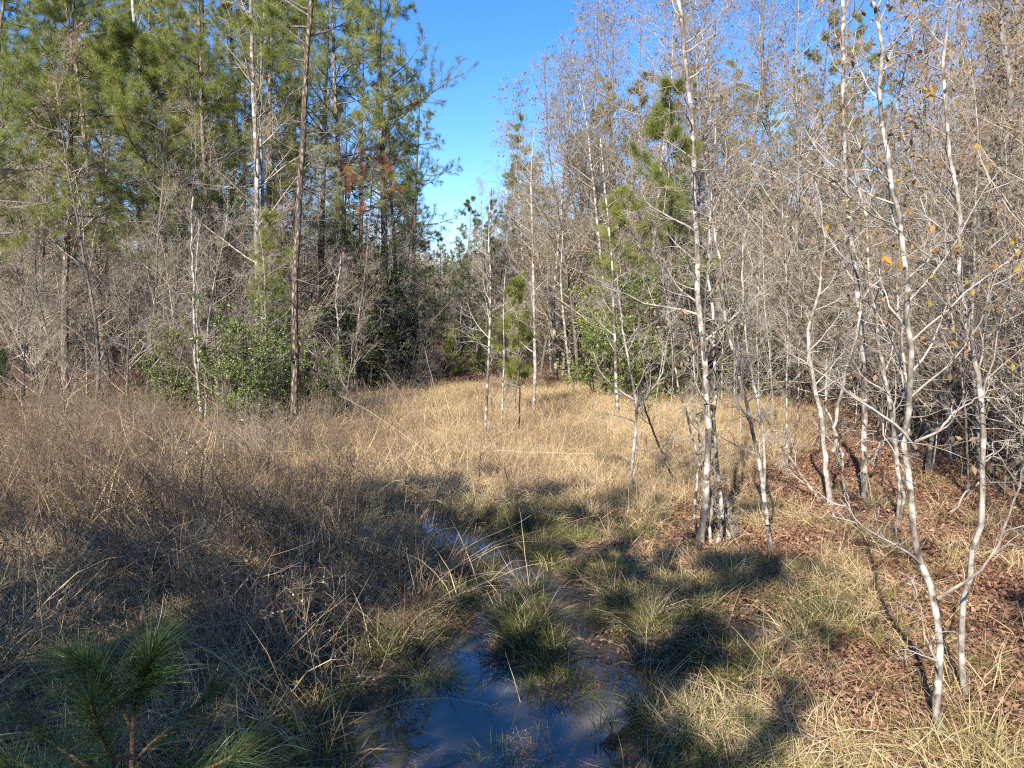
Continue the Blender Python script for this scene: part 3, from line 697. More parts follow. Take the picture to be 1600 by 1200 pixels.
hero('birch_tree', 'tree', 'white barked tree showing through the pine needles high in the left woods', [(232, 600), (230, 450), (228, 280), (222, 140), (214, 60), (206, -40), (198, -180)], 5.5, 3.5, 549, n1=20, lr=0.2, t0=0.35)

rng = np.random.default_rng(560)
b = at(552, 560, 22.0); b[2] = float(height(b[0], b[1])); rt = root('dead_pine', b, 'dead young pine with rusty needles against the dark crowns of the left woods', 'pine tree')
tp, tr = trunk_line(rng, 8.2, .05, 12, .02, .03); g = Geo(); g.tubes(tp, tr, 7, rng=rng); ob('trunk', g.mesh('trunk', M['bark_pine']), rt)
gc, gn = Geo(), Geo(); pine_crown(rng, gc, gn, tp, tr, 8.2, .72, 10, 1.3, 4, 2, 14, dead=10, td=(.2, .7), tmax=.9); ob('crown', gc.mesh('crown', M['twig']), rt); ob('needles', gn.mesh('needles', M['red_needle']), rt)

# ------------------------------------------------------------------ the woods around the clearing
rngw = np.random.default_rng(77)
PLACED = []
def free(x, y, d):
    for a, b_ in PLACED:
        if (a - x) ** 2 + (b_ - y) ** 2 < d * d: return False
    return True
def xl(y): return np.where(y < 30, -6.2 + (y - 19) * 0.2, -4.0 - (y - 30) * 0.09)
def xr(y): return np.where(y < 30, 2 + (30 - y) * 0.8, 2 - (y - 30) * 0.14)
def edge(px, y): return (px - 800) / F * y

# pines: set out by hand where the photograph shows their crowns
LP, RP = 'tall pine among the bare trees of the left woods', 'pine standing among the bare trees of the right woods'
for k, (px, y, pr, sc, lab) in enumerate([
    (545, 29, 0, 1.0, 'dark crowned pine right behind the slim lone pine'), (606, 33, 1, 1.0, 'dark pine with long limbs reaching toward the sky gap from the left woods'), (500, 33, 1, .95, 'pine farther back between the slim lone pine and the dark crowned one'), (440, 27, 2, 1.02, 'yellow green crowned pine between the tall pale trunk and the slim lone pine'),
    (380, 36, 0, 1.05, ''), (300, 29, 2, 1.0, 'yellow green pine rising behind the thin twin stemmed sapling'), (175, 32, 2, 1.0, 'pine rising behind the two leaning grey trees, farther back'), (60, 28, 2, 1.0, ''), (120, 40, 1, 1.0, ''), (-60, 34, 1, 1.0, ''), (622, 43, 0, 1.0, 'pine farthest along the left side of the sky gap'), (240, 42, 1, 1.0, ''), (-20, 22, 2, .95, 'broad yellow green pine at the far left edge above the bank'),
    (340, 23.5, 2, .95, 'bright green pine just left of the tall pale trunk'), (-85, 16.5, 2, .85, ''), (100, 23.5, 2, .95, 'bright green pine behind the two leaning grey trees'), (165, 27, 2, 1.05, ''), (20, 36, 0, 1.0, ''), (270, 34, 0, 1.0, ''), (420, 33, 1, 1.0, ''), (655, 58, 3, 1.0, ''), (645, 50, 1, .9, ''), (560, 40, 0, 1.0, ''), (460, 44, 1, 1.05, ''), (330, 44, 0, 1.05, ''), (140, 48, 0, 1.1, ''), (30, 46, 1, 1.1, ''), (220, 37, 0, 1.0, '')]):
    x = edge(px, y); PLACED.append((x, y))
    PINE[pr].make((x, y, float(height(x, y))), lab or LP, None if lab else 'pines of the left woods', rngw.random() * 6.28, sc)
for k, (px, y, pr, sc, lab) in enumerate([
    (790, 54, 3, .98, 'small topped pine standing first at the right side of the sky gap'), (845, 46, 2, .92, 'pine second along the right side of the sky gap, rising over bare trees'), (905, 40, 2, .95, ''), (985, 42, 3, 1.15, ''), (1050, 33, 2, .8, ''), (1135, 40, 2, 1.0, ''), (1250, 34, 2, .95, ''), (1350, 30, 2, .9, ''),
    (1480, 36, 2, .95, ''), (1580, 27, 3, 1.1, ''), (1190, 46, 0, .9, ''), (760, 78, 3, 1.05, '')]):
    x = edge(px, y); PLACED.append((x, y))
    PINE[pr].make((x, y, float(height(x, y))), lab or RP, None if lab else 'pines of the right woods', rngw.random() * 6.28, sc)
for px, y, lab in [(735, 66, 'narrow dark pine standing at the end of the gap between the woods')]:
    x = edge(px, y); PLACED.append((x, y)); PINE[3].make((x, y, float(height(x, y))), lab, None, 1.0, 0.95)
BK = ['slender grey barked tree bare of leaves', 'slender pale barked tree bare of leaves', 'thin short grey barked tree bare of leaves', 'grey barked tree still holding brown leaves', 'low slight pale barked tree bare of leaves', 'tall grey barked tree holding scattered brown leaves']
def bare(x, y, side, lo, hi, pr=None):
    pr = int(rngw.integers(0, 6)) if pr is None else pr
    BARE[pr].make((x, y, float(height(x, y))), BK[pr] + ' in the tangle of the %s woods' % side, BK[pr] + ', %s woods' % side, rngw.random() * 6.28, rngw.uniform(lo, hi), (rngw.normal(0, .04), rngw.normal(0, .04)))
for px, y, pr, sc in [(868, 33, 1, .98), (905, 31, 0, 1.0), (880, 38, 5, 1.05), (945, 29.5, 1, .95), (985, 31, 5, 1.1), (845, 37, 0, .98), (820, 42, 1, .95), (795, 46, 0, .95), (930, 34, 3, 1.15), (1010, 27, 1, .95), (1040, 30, 0, 1.1), (775, 56, 0, 1.0), (760, 62, 1, .95), (860, 44, 3, 1.1), (1080, 26, 5, 1.0), (1120, 29, 1, 1.05), (915, 36, 5, 1.25), (960, 33, 0, 1.25), (1000, 36, 3, 1.4), (1030, 33, 5, 1.25), (1065, 31, 1, 1.15), (1100, 35, 0, 1.3), (1140, 33, 3, 1.35), (1175, 30, 5, 1.15), (1215, 33, 1, 1.15), (1245, 29, 0, 1.2), (1290, 31, 3, 1.3), (1150, 25, 3, 1.1), (1225, 24, 5, 1.0), (1320, 25, 3, 1.15), (890, 45, 1, 1.2)]:
    x = edge(px, y); PLACED.append((x, y)); bare(x, y, 'right', sc, sc, pr)
n = 0
for _ in range(6000):                                   # bare trees
    if n >= 130: break
    y = 19 + 48 * rngw.random() ** 1.3; x = rngw.uniform(-0.72 * y - 4, xl(y) - 0.3)
    if not free(x, y, 1.15): continue
    PLACED.append((x, y)); n += 1
    bare(x, y, 'left', 0.5, 0.95)
n = 0
for _ in range(6000):
    if n >= 170: break
    y = 13 + 62 * rngw.random() ** 1.3; x = xr(y) + 0.4 + (0.74 * y + 4 - xr(y)) * rngw.random() ** 1.2
    if x < max(xr(y) + .4, 8.2 if y < 20 else -99) or x > 0.74 * y + 4 or not free(x, y, 1.05): continue
    PLACED.append((x, y)); n += 1
    bare(x, y, 'right', 0.72, 1.12)
KEEP = [(372, 21, 1.6), (268, 24, 1.8), (445, 23, 1.6), (500, 23, 1.4), (1010, 31, 2.2), (935, 31, 1.6), (560, 28, 2.6), (660, 48, 1.5), (803, 30, 1), (1035, 31, 1.4)]
for px, y, pr, sc in [(60, 20, 2, .5), (130, 19, 4, .55), (200, 18.6, 2, .45), (290, 19.5, 4, .6), (350, 18.4, 2, .45), (425, 19, 4, .6), (540, 19.6, 2, .4), (30, 18, 4, .5), (95, 17.4, 2, .4), (480, 20.5, 2, .5)]:
    x = edge(px, y); PLACED.append((x, y)); bare(x, y, 'left', sc, sc, pr)
for k, (px, y, sc) in enumerate([(640, 28, .7), (668, 33, .8)]):
    x = edge(px, y); PLACED.append((x, y))
    SHRUB[k % 2].make((x, y, float(height(x, y))), 'tangled bare shrub under the trees of the left woods', 'bare shrubs of the left woods', k * 1.7, sc)
n = 0
for _ in range(6000):                                   # bare shrubs below them
    if n >= 190: break
    y = 15 + 42 * rngw.random() ** 1.4
    left = rngw.random() < 0.5
    x = rngw.uniform(-0.72 * y - 2, xl(y) + 0.6) if left else xr(y) - 0.6 + (0.72 * y + 2 - xr(y)) * rngw.random()
    if left and y < 19 or (not left and y < 20 and x < 7.5) or not free(x, y, 0.7) or any(abs(x - edge(px_, y)) < w_ and y < y_ for px_, y_, w_ in KEEP) or (left and y < 30 and x < edge(230, y)): continue
    PLACED.append((x, y)); n += 1
    SHRUB[rngw.integers(0, 4)].make((x, y, float(height(x, y))), 'tangled bare shrub under the trees of the ' + ('left' if left else 'right') + ' woods', 'bare shrubs of the ' + ('left' if left else 'right') + ' woods', rngw.random() * 6.28, rngw.uniform(0.7, 1.9))

# evergreen shrubs and young pines, each where it stands in the photograph
def plant(proto, px, py, label, s=1.0, y=None, name=None, group=None, rz=None):
    q = on_ground(px, py)
    if y: q[0] = edge(px, y); q[1] = y; q[2] = float(height(q[0], y))
    return proto.make(q, label, group, rngw.random() * 6.28 if rz is None else rz, s, name=name)
plant(HOLLY[0], 372, 694, 'bright green leafy shrub left of the slim pine at the edge of the left woods', 1.15)
plant(HOLLY[1], 262, 676, 'darker green leafy shrub beneath the thick trunked pine', .85)
plant(HOLLY[1], 440, 672, 'green leafy shrub directly behind the slim pine', 1.0)
plant(HOLLY[0], 508, 668, 'low green shrub right of the foot of the slim pine', .75)
plant(HOLLY[1], 1012, 640, 'large green shrub behind the crooked sapling at the far edge of the clearing', 1.45)
plant(HOLLY[0], 938, 626, 'smaller green shrub left of the large one at the far edge of the clearing', 1.4)
plant(HOLLY[1], 1168, 636, 'green shrub half hidden behind the paired leaning stems at right', 1.35)
plant(HOLLY[2], 70, 575, 'yellow green shrub on the lit bank at the far left', 1.3)
plant(HOLLY[2], 715, 560, 'green shrub beyond the pool in the gap between the woods', 1.6)
plant(HOLLY[1], 645, 572, 'green shrub overhanging the left side of the pool in the gap', 1.4)
plant(HOLLY[1], 760, 590, 'green shrub at the right side of the pool in the gap', 1.2)
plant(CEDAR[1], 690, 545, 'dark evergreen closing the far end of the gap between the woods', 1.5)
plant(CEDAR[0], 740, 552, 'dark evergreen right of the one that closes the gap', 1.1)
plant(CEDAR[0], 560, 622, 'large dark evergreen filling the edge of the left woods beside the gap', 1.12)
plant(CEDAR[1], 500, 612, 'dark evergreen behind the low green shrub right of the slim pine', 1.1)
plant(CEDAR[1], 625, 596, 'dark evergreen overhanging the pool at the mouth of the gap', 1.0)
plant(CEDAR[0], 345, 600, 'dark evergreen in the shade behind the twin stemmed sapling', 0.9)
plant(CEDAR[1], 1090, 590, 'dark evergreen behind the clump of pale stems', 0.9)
plant(YPINE[0], 803, 655, 'young yellow green pine among the slender saplings of the clearing', 0.95)
plant(YPINE[1], 1035, 640, 'tall young pine with bright green needles behind the clump of pale stems', 1.55)
plant(YPINE[1], 970, 630, 'young pine with bright needles left of the tall young one', 1.1)
plant(YPINE[2], 5, 668, 'small bluish pine sapling at the far left edge by the shaded bank', 0.7)
plant(YPINE[2], 580, 620, 'small young pine by the foot of the dark evergreens', 0.8)
plant(YPINE[1], 425, 668, 'young pine with yellow green tufts between the tall grey trunk and the slim pine', 0.85)
plant(YPINE[0], 700, 600, 'young pine beside the pool in the mouth of the gap', 0.7)
plant(YPINE[1], 1320, 620, 'young pine with bright needles in the right woods behind the blotched tree', 1.5)

THIN = []
for q in range(3):
    rng = np.random.default_rng(480 + q); tp, tr = trunk_line(rng, 5.5, .017, 14, .06, .05, .2)
    gt = Geo(); gt.tubes(tp, tr, 7, rough=.05, rng=rng); gc = Geo(); bare_crown(rng, gc, tp, tr, 5.5, 16, .25, (30, 65), .2, 5, 4, 2, fine=.002)
    THIN.append(Proto('thin_sapling', 'tree', [('trunk', gt.mesh('thin_trunk', M['bark_pale'])), ('crown', gc.mesh('thin_crown', M['twig_pale']))]))
for k, (px, py) in enumerate([(1158, 722), (1217, 700), (1242, 690), (1183, 765), (1262, 645), (1421, 705), (1452, 765), (1512, 800), (1536, 705), (1376, 722), (1150, 645), (1072, 640), (1045, 655), (1140, 700), (1232, 760), (1335, 690), (1275, 720), (1130, 660), (1200, 650), (1480, 690), (1570, 800), (1415, 650), (1020, 665), (1555, 720)]):
    THIN[k % 3].make(on_ground(px, py), 'thin pale sapling among the stems right of the clearing', 'thin saplings right of the clearing', k * 2.3, .7 + .45 * ((k * 7) % 10) / 10)
for k, (px, py, sc) in enumerate([(330, 720, .3), (395, 725, .3), (290, 740, .28), (520, 690, .35), (560, 675, .4), (225, 720, .3), (440, 725, .28), (350, 745, .3), (170, 690, .4), (480, 720, .3), (610, 655, .45), (80, 690, .4), (270, 765, .28), (410, 750, .32), (580, 700, .3), (120, 740, .3)]):
    SHRUB[k % 2].make(on_ground(px, py), 'low bare thorny shrub rising from the brown field before the left woods', 'low bare shrubs before the left woods', k * 1.9, sc)
# trees along the near edge of the right woods, leaning their twigs into the view
for k, (x, y, pr, sc) in enumerate([(6.6, 8.6, 3, .62), (7.4, 10.2, 5, .6), (8.3, 11.8, 3, .72), (6.0, 7.6, 4, .75), (9.3, 12.6, 5, .7), (7.9, 13.6, 3, .75), (5.3, 6.6, 3, .5), (9.0, 14.8, 2, .8), (10.2, 15.6, 3, .85), (7.2, 11.6, 4, .8), (8.6, 9.8, 5, .65), (9.6, 17.2, 3, .9), (8.9, 16.4, 5, .8), (6.9, 12.6, 3, .6)]):
    BARE[pr].make((x, y, float(height(x, y))), 'bare tree with brown hanging leaves at the near edge of the right woods', 'leafy bare trees at the near edge of the right woods', k * 2.1, sc, (0, -0.06))
for k, (x, y, pr, sc) in enumerate([(8.4, 11.2, 3, 1.1), (9.8, 13.2, 2, 1.0), (10.5, 14.4, 3, 1.3), (8.0, 15.2, 1, 1.2), (11.5, 16.5, 2, 1.4), (9.4, 18.0, 3, 1.4)]):
    SHRUB[pr].make((x, y, float(height(x, y))), 'tangled bare shrub under the trees of the right woods', 'bare shrubs of the right woods', k * 1.3, sc)

# trees behind the camera that throw the shade over the near marsh
for k, (x, y, pr, sc) in enumerate([(-5.6, -2.2, 3, 0.76), (-7.2, -3.8, 3, 0.88), (-11.5, -2.4, 2, 0.66), (-3.6, -4.6, 3, 0.72), (-10.0, -4.5, 2, .74)]):
    PINE[pr].make((x, y, float(height(x, y))), 'tall pine behind the viewer throwing shade over the near marsh', 'pines behind the viewer', k * 1.7, sc)
CEDAR[1].make((-4.9, -1.2, 0.1), 'low dark evergreen behind the viewer, nearest the stream', None, 1.4, .95)
CEDAR[1].make((-5.3, -2.7, 0.1), 'tall dense evergreen behind the viewer, right of the pines', None, 2.2, 2.0)
CEDAR[1].make((-7.0, -3.0, 0.1), 'tall dense evergreen behind the viewer, amid the pines', None, 4.0, 2.05)
YPINE[1].make((1.0, -3.5, 0.1), 'young pine behind the viewer at the right end of the row', None, 0.4, 1.25)

# ------------------------------------------------------------------ single plants and stems of the marsh
def stem_thing(name, label, cat, p0, p1, r, sag=0.05, group=None, plume=0, mname='stalk', seed=0, twigs=0):
    rng = np.random.default_rng(seed); p0, p1 = np.asarray(p0, float), np.asarray(p1, float)
    rt = root(name, p0, label, cat, group)
    t = np.linspace(0, 1, 12)[:, None]; L = np.linalg.norm(p1 - p0)
    P = (p1 - p0) * t + np.array([0, 0, 1.0]) * (sag * L * 4 * t * (1 - t)) + np.cumsum(rng.normal(0, 0.0035 * L, (12, 3)), 0) * (t > 0)
    g = Geo(); g.tubes(P[None], np.linspace(r, r * 0.45, 12)[None], 5, rng=rng); ob('stem', g.mesh('stem', M[mname]), rt)
    if plume:
        g = Geo(); k = rng.integers(9, 12, plume); f = rng.random((plume, 1))
        q = P[9] + (P[11] - P[9]) * f
        d = nrm(P[11] - P[9]) + rng.normal(0, .35, (plume, 3)); g.blades(rng, q, d, 0.16, 0.005, 0.5, 2); ob('plume', g.mesh('plume', M['stalk']), rt)
    if twigs:
        g = Geo(); Rr = np.linspace(r, r * .4, 12)[None]
        p, d, L2, r2, _, _ = kids(rng, P[None], Rr, L, twigs, .3, 1, 25, 60, .3, .6, rmin=.0015)
        P2, R2 = grow(rng, p, d, L2, r2, 5, .14, .03, .4); g.tubes(P2, R2, 3, rng=rng)
        p, d, L3, r3, _, _ = kids(rng, P2, R2, L2, 4, .3, 1, 25, 60, .45, .7, rmin=.001)
        P3, R3 = grow(rng, p, d, L3, .0012, 3, .14, .03, .6); g.tubes(P3, R3, 3, rng=rng)
        ob('crown', g.mesh('crown', M[mname]), rt)
    return rt
G3 = on_ground
stem_thing('dead_reed', 'tall leaning straw reed with a drooping plume, longest in the clearing', 'reed', G3(722, 758), at(602, 580, 12.2), .009, .03, None, 40, seed=1)
stem_thing('dead_reed', 'nearly upright straw reed behind the longest leaning one', 'reed', G3(700, 705), at(666, 545, 15.8), .010, .02, None, 0, seed=2)
stem_thing('dead_reed', 'straw reed lying far over to the left across the grass', 'reed', G3(690, 735), at(528, 619, 13.6), .008, .05, None, 0, seed=3)
stem_thing('dead_reed', 'short straw reed left of the longest leaning one', 'reed', G3(588, 700), at(545, 618, 16.2), .008, .03, None, 10, seed=4)
stem_thing('dead_reed', 'short straw stalk standing at the foot of the longest leaning reed', 'reed', G3(715, 757), at(690, 672, 13), .007, .02, seed=5)
stem_thing('fallen_stalk', 'long straw stalk lying level across the shaded edge of the clearing', 'stalk', G3(772, 738) + [0, 0, .32], G3(935, 752) + [0, 0, .4], .0055, .0, seed=6)
for k, (a_, b_, dy) in enumerate([((600, 962), (832, 800), 1.6), ((612, 975), (800, 835), 1.2), ((590, 950), (760, 800), 1.8), ((625, 985), (845, 880), .8), ((606, 930), (690, 850), .9), ((640, 990), (770, 905), .7), ((585, 940), (655, 860), .9), ((618, 955), (940, 800), 1.9), ((630, 940), (735, 830), 1.2)]):
    p0 = G3(*a_); stem_thing('bent_stalk', 'long pale stalk bent low over the stream from its left bank', 'stalk', p0, at(*b_, p0[1] + dy), .0045, .04, 'stalks bent over the stream', seed=20 + k)
for k, (a_, b_, dy, lab) in enumerate([((830, 920), (812, 790), .1, 'thin pale stalk standing upright out of the middle of the stream'), ((1215, 1080), (1125, 960), .4, 'pale arching stalk over the small pool at right'), ((1300, 1195), (1195, 1110), .3, 'straw stalk fallen toward the stream in the near right grass'), ((1040, 985), (925, 895), .4, 'dark bent stick over the grassy pool right of the stream'), ((820, 1100), (790, 1020), .1, 'short pale stem with a hooked tip standing in the lower stream'),
        ((205, 905), (160, 735), .2, 'pale straw stalk standing in the brown field at far left'), ((190, 880), (270, 760), .2, 'pale straw stalk leaning right in the brown field at far left'), ((215, 735), (228, 655), .1, 'straw stem standing on the left bank below the leaning trees'), ((450, 905), (345, 830), .4, 'straw stalk leaning left in the middle of the brown field')]):
    p0 = G3(*a_); stem_thing('dead_stalk', lab, 'stalk', p0, at(*b_, p0[1] + dy), .0045, .03, seed=40 + k, mname='stalk' if 'dark' not in lab else 'brown_own', twigs=3 if 'dark' in lab else 0)
for k, (px, py, hh) in enumerate([(420, 800, 1.35), (398, 812, 1.2), (440, 815, 1.25), (408, 770, 1.5), (372, 808, 1.0), (455, 790, 1.1), (330, 860, .9), (505, 842, 1.0), (540, 870, 1.0), (120, 905, .95), (70, 850, 1.0), (575, 805, .9), (485, 905, 1.0), (545, 1060, .85), (430, 1075, .8)]):
    p0 = G3(px, py); stem_thing('dead_weed', 'dark dead weed stem with fine side twigs standing above the brown field', 'weed', p0, p0 + [0.15 * math.sin(k * 2.4), .1, hh], .006, .02, 'tall dead weeds of the brown field', mname='brown_own', seed=60 + k, twigs=11)

def tuft_mesh(seed, n, rad, hl, hh, lean, bend, mname, w=0.0045):
    rng = np.random.default_rng(seed); g = Geo()
    a, rr = rng.random(n) * 6.283, rad * np.sqrt(rng.random(n))
    base = np.c_[rr * np.cos(a), rr * np.sin(a), np.full(n, -0.05)]
    d = np.c_[rng.normal(0, lean, (n, 2)) + base[:, :2] / rad * lean, np.ones(n)]
    g.blades(rng, base, d, rng.uniform(hl, hh, n), w * rng.uniform(.7, 1.3, n), rng.uniform(.3, bend, n), 4, curl=.04)
    return g.mesh('tuft_blades', M[mname])
for k, (px, py, rad, hh, n, mn, lab) in enumerate([
    (957, 905, .16, .42, 260, 'lime_own', 'bright yellow green grass tuft lit by the sun right of the stream'),
    (735, 805, .22, .42, 240, 'lime_own', 'low bright green grass tuft behind the upper pool of the stream'),
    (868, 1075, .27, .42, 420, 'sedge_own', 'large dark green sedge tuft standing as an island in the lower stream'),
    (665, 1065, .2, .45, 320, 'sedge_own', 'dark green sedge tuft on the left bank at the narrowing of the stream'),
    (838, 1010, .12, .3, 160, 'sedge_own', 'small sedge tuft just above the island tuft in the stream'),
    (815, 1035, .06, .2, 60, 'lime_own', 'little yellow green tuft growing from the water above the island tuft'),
    (640, 985, .22, .4, 340, 'straw_own', 'rounded straw coloured tuft lit on the left bank where the stream narrows'),
    (780, 1185, .16, .28, 200, 'lime_own', 'yellow green tuft at the very front of the stream'),
    (905, 965, .16, .32, 200, 'sedge_own', 'olive sedge tuft between the island tuft and the bright lit tuft'),
    (1250, 920, .14, .3, 200, 'lime_own', 'yellow green tuft in the leaf litter below the slim paired sapling'),
    (1185, 892, .14, .3, 180, 'lime_own', 'green tuft left of the foot of the slim paired sapling'),
    (1395, 965, .12, .3, 140, 'sedge_own', 'green tuft left of the fork of the nearest sapling'),
    (1545, 1065, .1, .34, 60, 'sedge_own', 'broad bladed green tuft right of the thinner grey sapling'),
    (1340, 1010, .16, .32, 220, 'lime_own', 'straw green tuft between the small pool and the nearest sapling'),
    (1280, 1085, .2, .34, 300, 'straw_own', 'large straw tuft lying over in the near right grass'),
    (1120, 1190, .22, .4, 320, 'straw_own', 'large straw tuft at the bottom edge right of the stream'),
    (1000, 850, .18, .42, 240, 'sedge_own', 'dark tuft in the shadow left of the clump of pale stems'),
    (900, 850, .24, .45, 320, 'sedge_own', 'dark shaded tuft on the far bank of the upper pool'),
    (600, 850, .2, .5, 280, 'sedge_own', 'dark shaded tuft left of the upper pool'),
    (300, 905, .3, .75, 260, 'straw_own', 'tall pale straw tuft catching the sun in the middle of the brown field'),
    (235, 880, .22, .7, 160, 'straw_own', 'tall straw tuft left of the pale one that catches the sun'),
    (60, 960, .25, .6, 200, 'straw_own', 'straw tuft at the far left above the pine sapling'),
    (455, 960, .2, .4, 200, 'straw_own', 'low straw tuft in the dark middle of the brown field'),
    (540, 930, .24, .5, 260, 'straw_own', 'straw tuft beside the foot of the bent stalks'),
    (80, 745, .2, .8, 160, 'lime_own', 'tall greenish grass tuft leaning right at the far left'),
    (150, 715, .3, .6, 260, 'straw_own', 'golden tuft by the shaded hollow at the far left'),
    (1080, 1120, .18, .36, 240, 'straw_own', 'straw tuft right of the lower stream, behind the bottom edge one'),
    (1190, 1050, .16, .32, 220, 'lime_own', 'yellow green tuft below the small pool at right'),
    (1050, 930, .18, .36, 240, 'lime_own', 'yellow green tuft right of the bright lit one by the stream'),
    (1455, 1195, .14, .3, 200, 'sedge_own', 'green tuft around the foot of the nearest forked sapling')]):
    p0 = G3(px, py); p0[2] = max(p0[2], -.02)
    rt = root('grass_tuft', p0, lab, 'grass tuft')
    ob('blades', tuft_mesh(800 + k, n, rad, hh * .45, hh, .38, 1.7, mn), rt)

# young pine close in front of the camera
rng = np.random.default_rng(990)
p0 = np.array([edge(190, 2.25), 2.25, 0.0]); p0[2] = float(height(p0[0], p0[1]))
rt = root('pine_sapling', p0, 'dark green pine sapling close in front at the lower left corner', 'pine tree')
def shoot(pth, r0, r1, nn, frac, nl=.19, name='shoot'):
    Q = np.array(pth) - p0; u = np.linspace(0, 1, 14); kk = np.linspace(0, 1, len(Q))
    P = np.stack([np.interp(u, kk, Q[:, c]) for c in range(3)], 1)
    for _ in range(2): P[1:-1] = .25 * P[:-2] + .5 * P[1:-1] + .25 * P[2:]
    g = Geo(); g.tubes(P[None], np.linspace(r0, r1, 14)[None], 8, rough=.12, rng=rng); ob(name, g.mesh(name, M['bark_shoot']), rt)
    t = 1 - frac * rng.random(nn) ** 1.2; f = t * 13; i = np.minimum(f.astype(int), 12); f = (f - i)[:, None]
    q = P[i] * (1 - f) + P[i + 1] * f; tn = nrm(P[i + 1] - P[i])
    pr = nrm(np.cross(tn, rng.standard_normal((nn, 3)))); a = np.where(t > .97, .1 + .35 * rng.random(nn), .35 + .6 * rng.random(nn))[:, None]
    d = nrm(tn * np.cos(a) + pr * np.sin(a) + [0, 0, .1])
    g = Geo()
    for w in range(2): g.blades(rng, q, d + rng.normal(0, .1, (nn, 3)), nl * rng.uniform(.55, 1.15, nn), .002, .45, 3, curl=.03)
    ob('needles', g.mesh('needles', M['needle_blue']), rt)
A = lambda px, py, y: at(px, py, y)
shoot([p0 - [0, 0, .1], A(198, 1400, 2.25), A(208, 1200, 2.25), A(206, 1120, 2.24), A(222, 1075, 2.2), A(236, 1030, 2.2)], .010, .0045, 320, .36, .22, name='trunk')
for pth, n_, f_ in [
    ([(203, 1130, 2.24), (185, 1095, 2.2), (160, 1060, 2.12), (128, 1038, 2.1)], 210, .8), ([(206, 1180, 2.25), (175, 1190, 2.15), (152, 1140, 2.05), (142, 1100, 2.02)], 200, .7),
    ([(206, 1190, 2.25), (250, 1150, 2.3), (300, 1110, 2.4), (335, 1080, 2.45)], 130, .85), ([(206, 1230, 2.25), (140, 1200, 2.2), (80, 1160, 2.2), (40, 1125, 2.25)], 150, .9),
    ([(206, 1250, 2.25), (280, 1220, 2.2), (350, 1190, 2.2), (395, 1160, 2.2)], 150, .9), ([(205, 1330, 2.25), (120, 1290, 2.05), (60, 1240, 1.95), (10, 1200, 1.9)], 130, .9),
    ([(205, 1340, 2.25), (270, 1290, 2.05), (320, 1240, 1.95), (350, 1215, 1.95)], 120, .9), ([(205, 1300, 2.25), (300, 1260, 2.4), (380, 1230, 2.5), (440, 1200, 2.6)], 130, .9),
    ([(206, 1260, 2.25), (120, 1240, 2.4), (50, 1200, 2.5), (-20, 1170, 2.6)], 130, .9)]:
    shoot([A(*q) for q in pth], .0065, .0045, n_, f_, .22)

# ------------------------------------------------------------------ scattered stuff
def coll(name, meshes):
    c = bpy.data.collections.new(name)
    for i, me in enumerate(meshes):
        c.objects.link(bpy.data.objects.new('%s_%02d' % (name, i), me))
    return c

def scatter(name, label, pts, rz, scl, idx, tint, c, tilt=None):
    me = bpy.data.meshes.new(name); N = len(pts)
    me.vertices.add(N); me.vertices.foreach_set('co', np.asarray(pts, np.float32).ravel())
    rot = np.zeros((N, 3), np.float32); rot[:, 2] = rz
    if tilt is not None: rot[:, :2] = tilt
    for nm_, ty, dat, key in (('rot', 'FLOAT_VECTOR', rot, 'vector'), ('scl', 'FLOAT', scl, 'value'), ('idx', 'INT', idx, 'value'), ('itint', 'FLOAT', tint, 'value')):
        a = me.attributes.new(nm_, ty, 'POINT'); a.data.foreach_set(key, np.asarray(dat, np.int32 if ty == 'INT' else np.float32).ravel())
    o = ob(name, me); tag(o, label, kind='stuff')
    ng = bpy.data.node_groups.new(name + '_nodes', 'GeometryNodeTree')
    ng.interface.new_socket('Geometry', in_out='INPUT', socket_type='NodeSocketGeometry'); ng.interface.new_socket('Geometry', in_out='OUTPUT', socket_type='NodeSocketGeometry')
    gi, go = ng.nodes.new('NodeGroupInput'), ng.nodes.new('NodeGroupOutput')
    ip = ng.nodes.new('GeometryNodeInstanceOnPoints'); ci = ng.nodes.new('GeometryNodeCollectionInfo')
    ci.inputs['Collection'].default_value = c; ci.inputs['Separate Children'].default_value = True; ci.inputs['Reset Children'].default_value = True
    def na(nm_, ty):
        n_ = ng.nodes.new('GeometryNodeInputNamedAttribute'); n_.data_type = ty; n_.inputs['Name'].default_value = nm_
        return next(s for s in n_.outputs if s.enabled and s.name == 'Attribute')
    ng.links.new(gi.outputs[0], ip.inputs['Points']); ng.links.new(ci.outputs[0], ip.inputs['Instance'])
    ip.inputs['Pick Instance'].default_value = True
    ng.links.new(na('idx', 'INT'), ip.inputs['Instance Index']); ng.links.new(na('rot', 'FLOAT_VECTOR'), ip.inputs['Rotation']); ng.links.new(na('scl', 'FLOAT'), ip.inputs['Scale'])
    ng.links.new(ip.outputs[0], go.inputs[0])
    o.modifiers.new('scatter', 'NODES').node_group = ng
    return o

def clump(seed, n, rad, hl, hh, lean, width, bend, mname, seg=3, curl=0.05, tall=0, seeds=0):
    rng = np.random.default_rng(seed); g = Geo()
    a, rr = rng.random(n) * 6.283, rad * np.sqrt(rng.random(n))
    base = np.c_[rr * np.cos(a), rr * np.sin(a), np.full(n, -0.02)]
    d = np.c_[rng.normal(0, lean, (n, 2)) + base[:, :2] / max(rad, .01) * lean * 0.7, np.ones(n)]
    g.blades(rng, base, d, rng.uniform(hl, hh, n), width * rng.uniform(0.7, 1.3, n), rng.uniform(0, bend, n), seg, curl=curl)
    return g.mesh('grass_clump', M[mname])

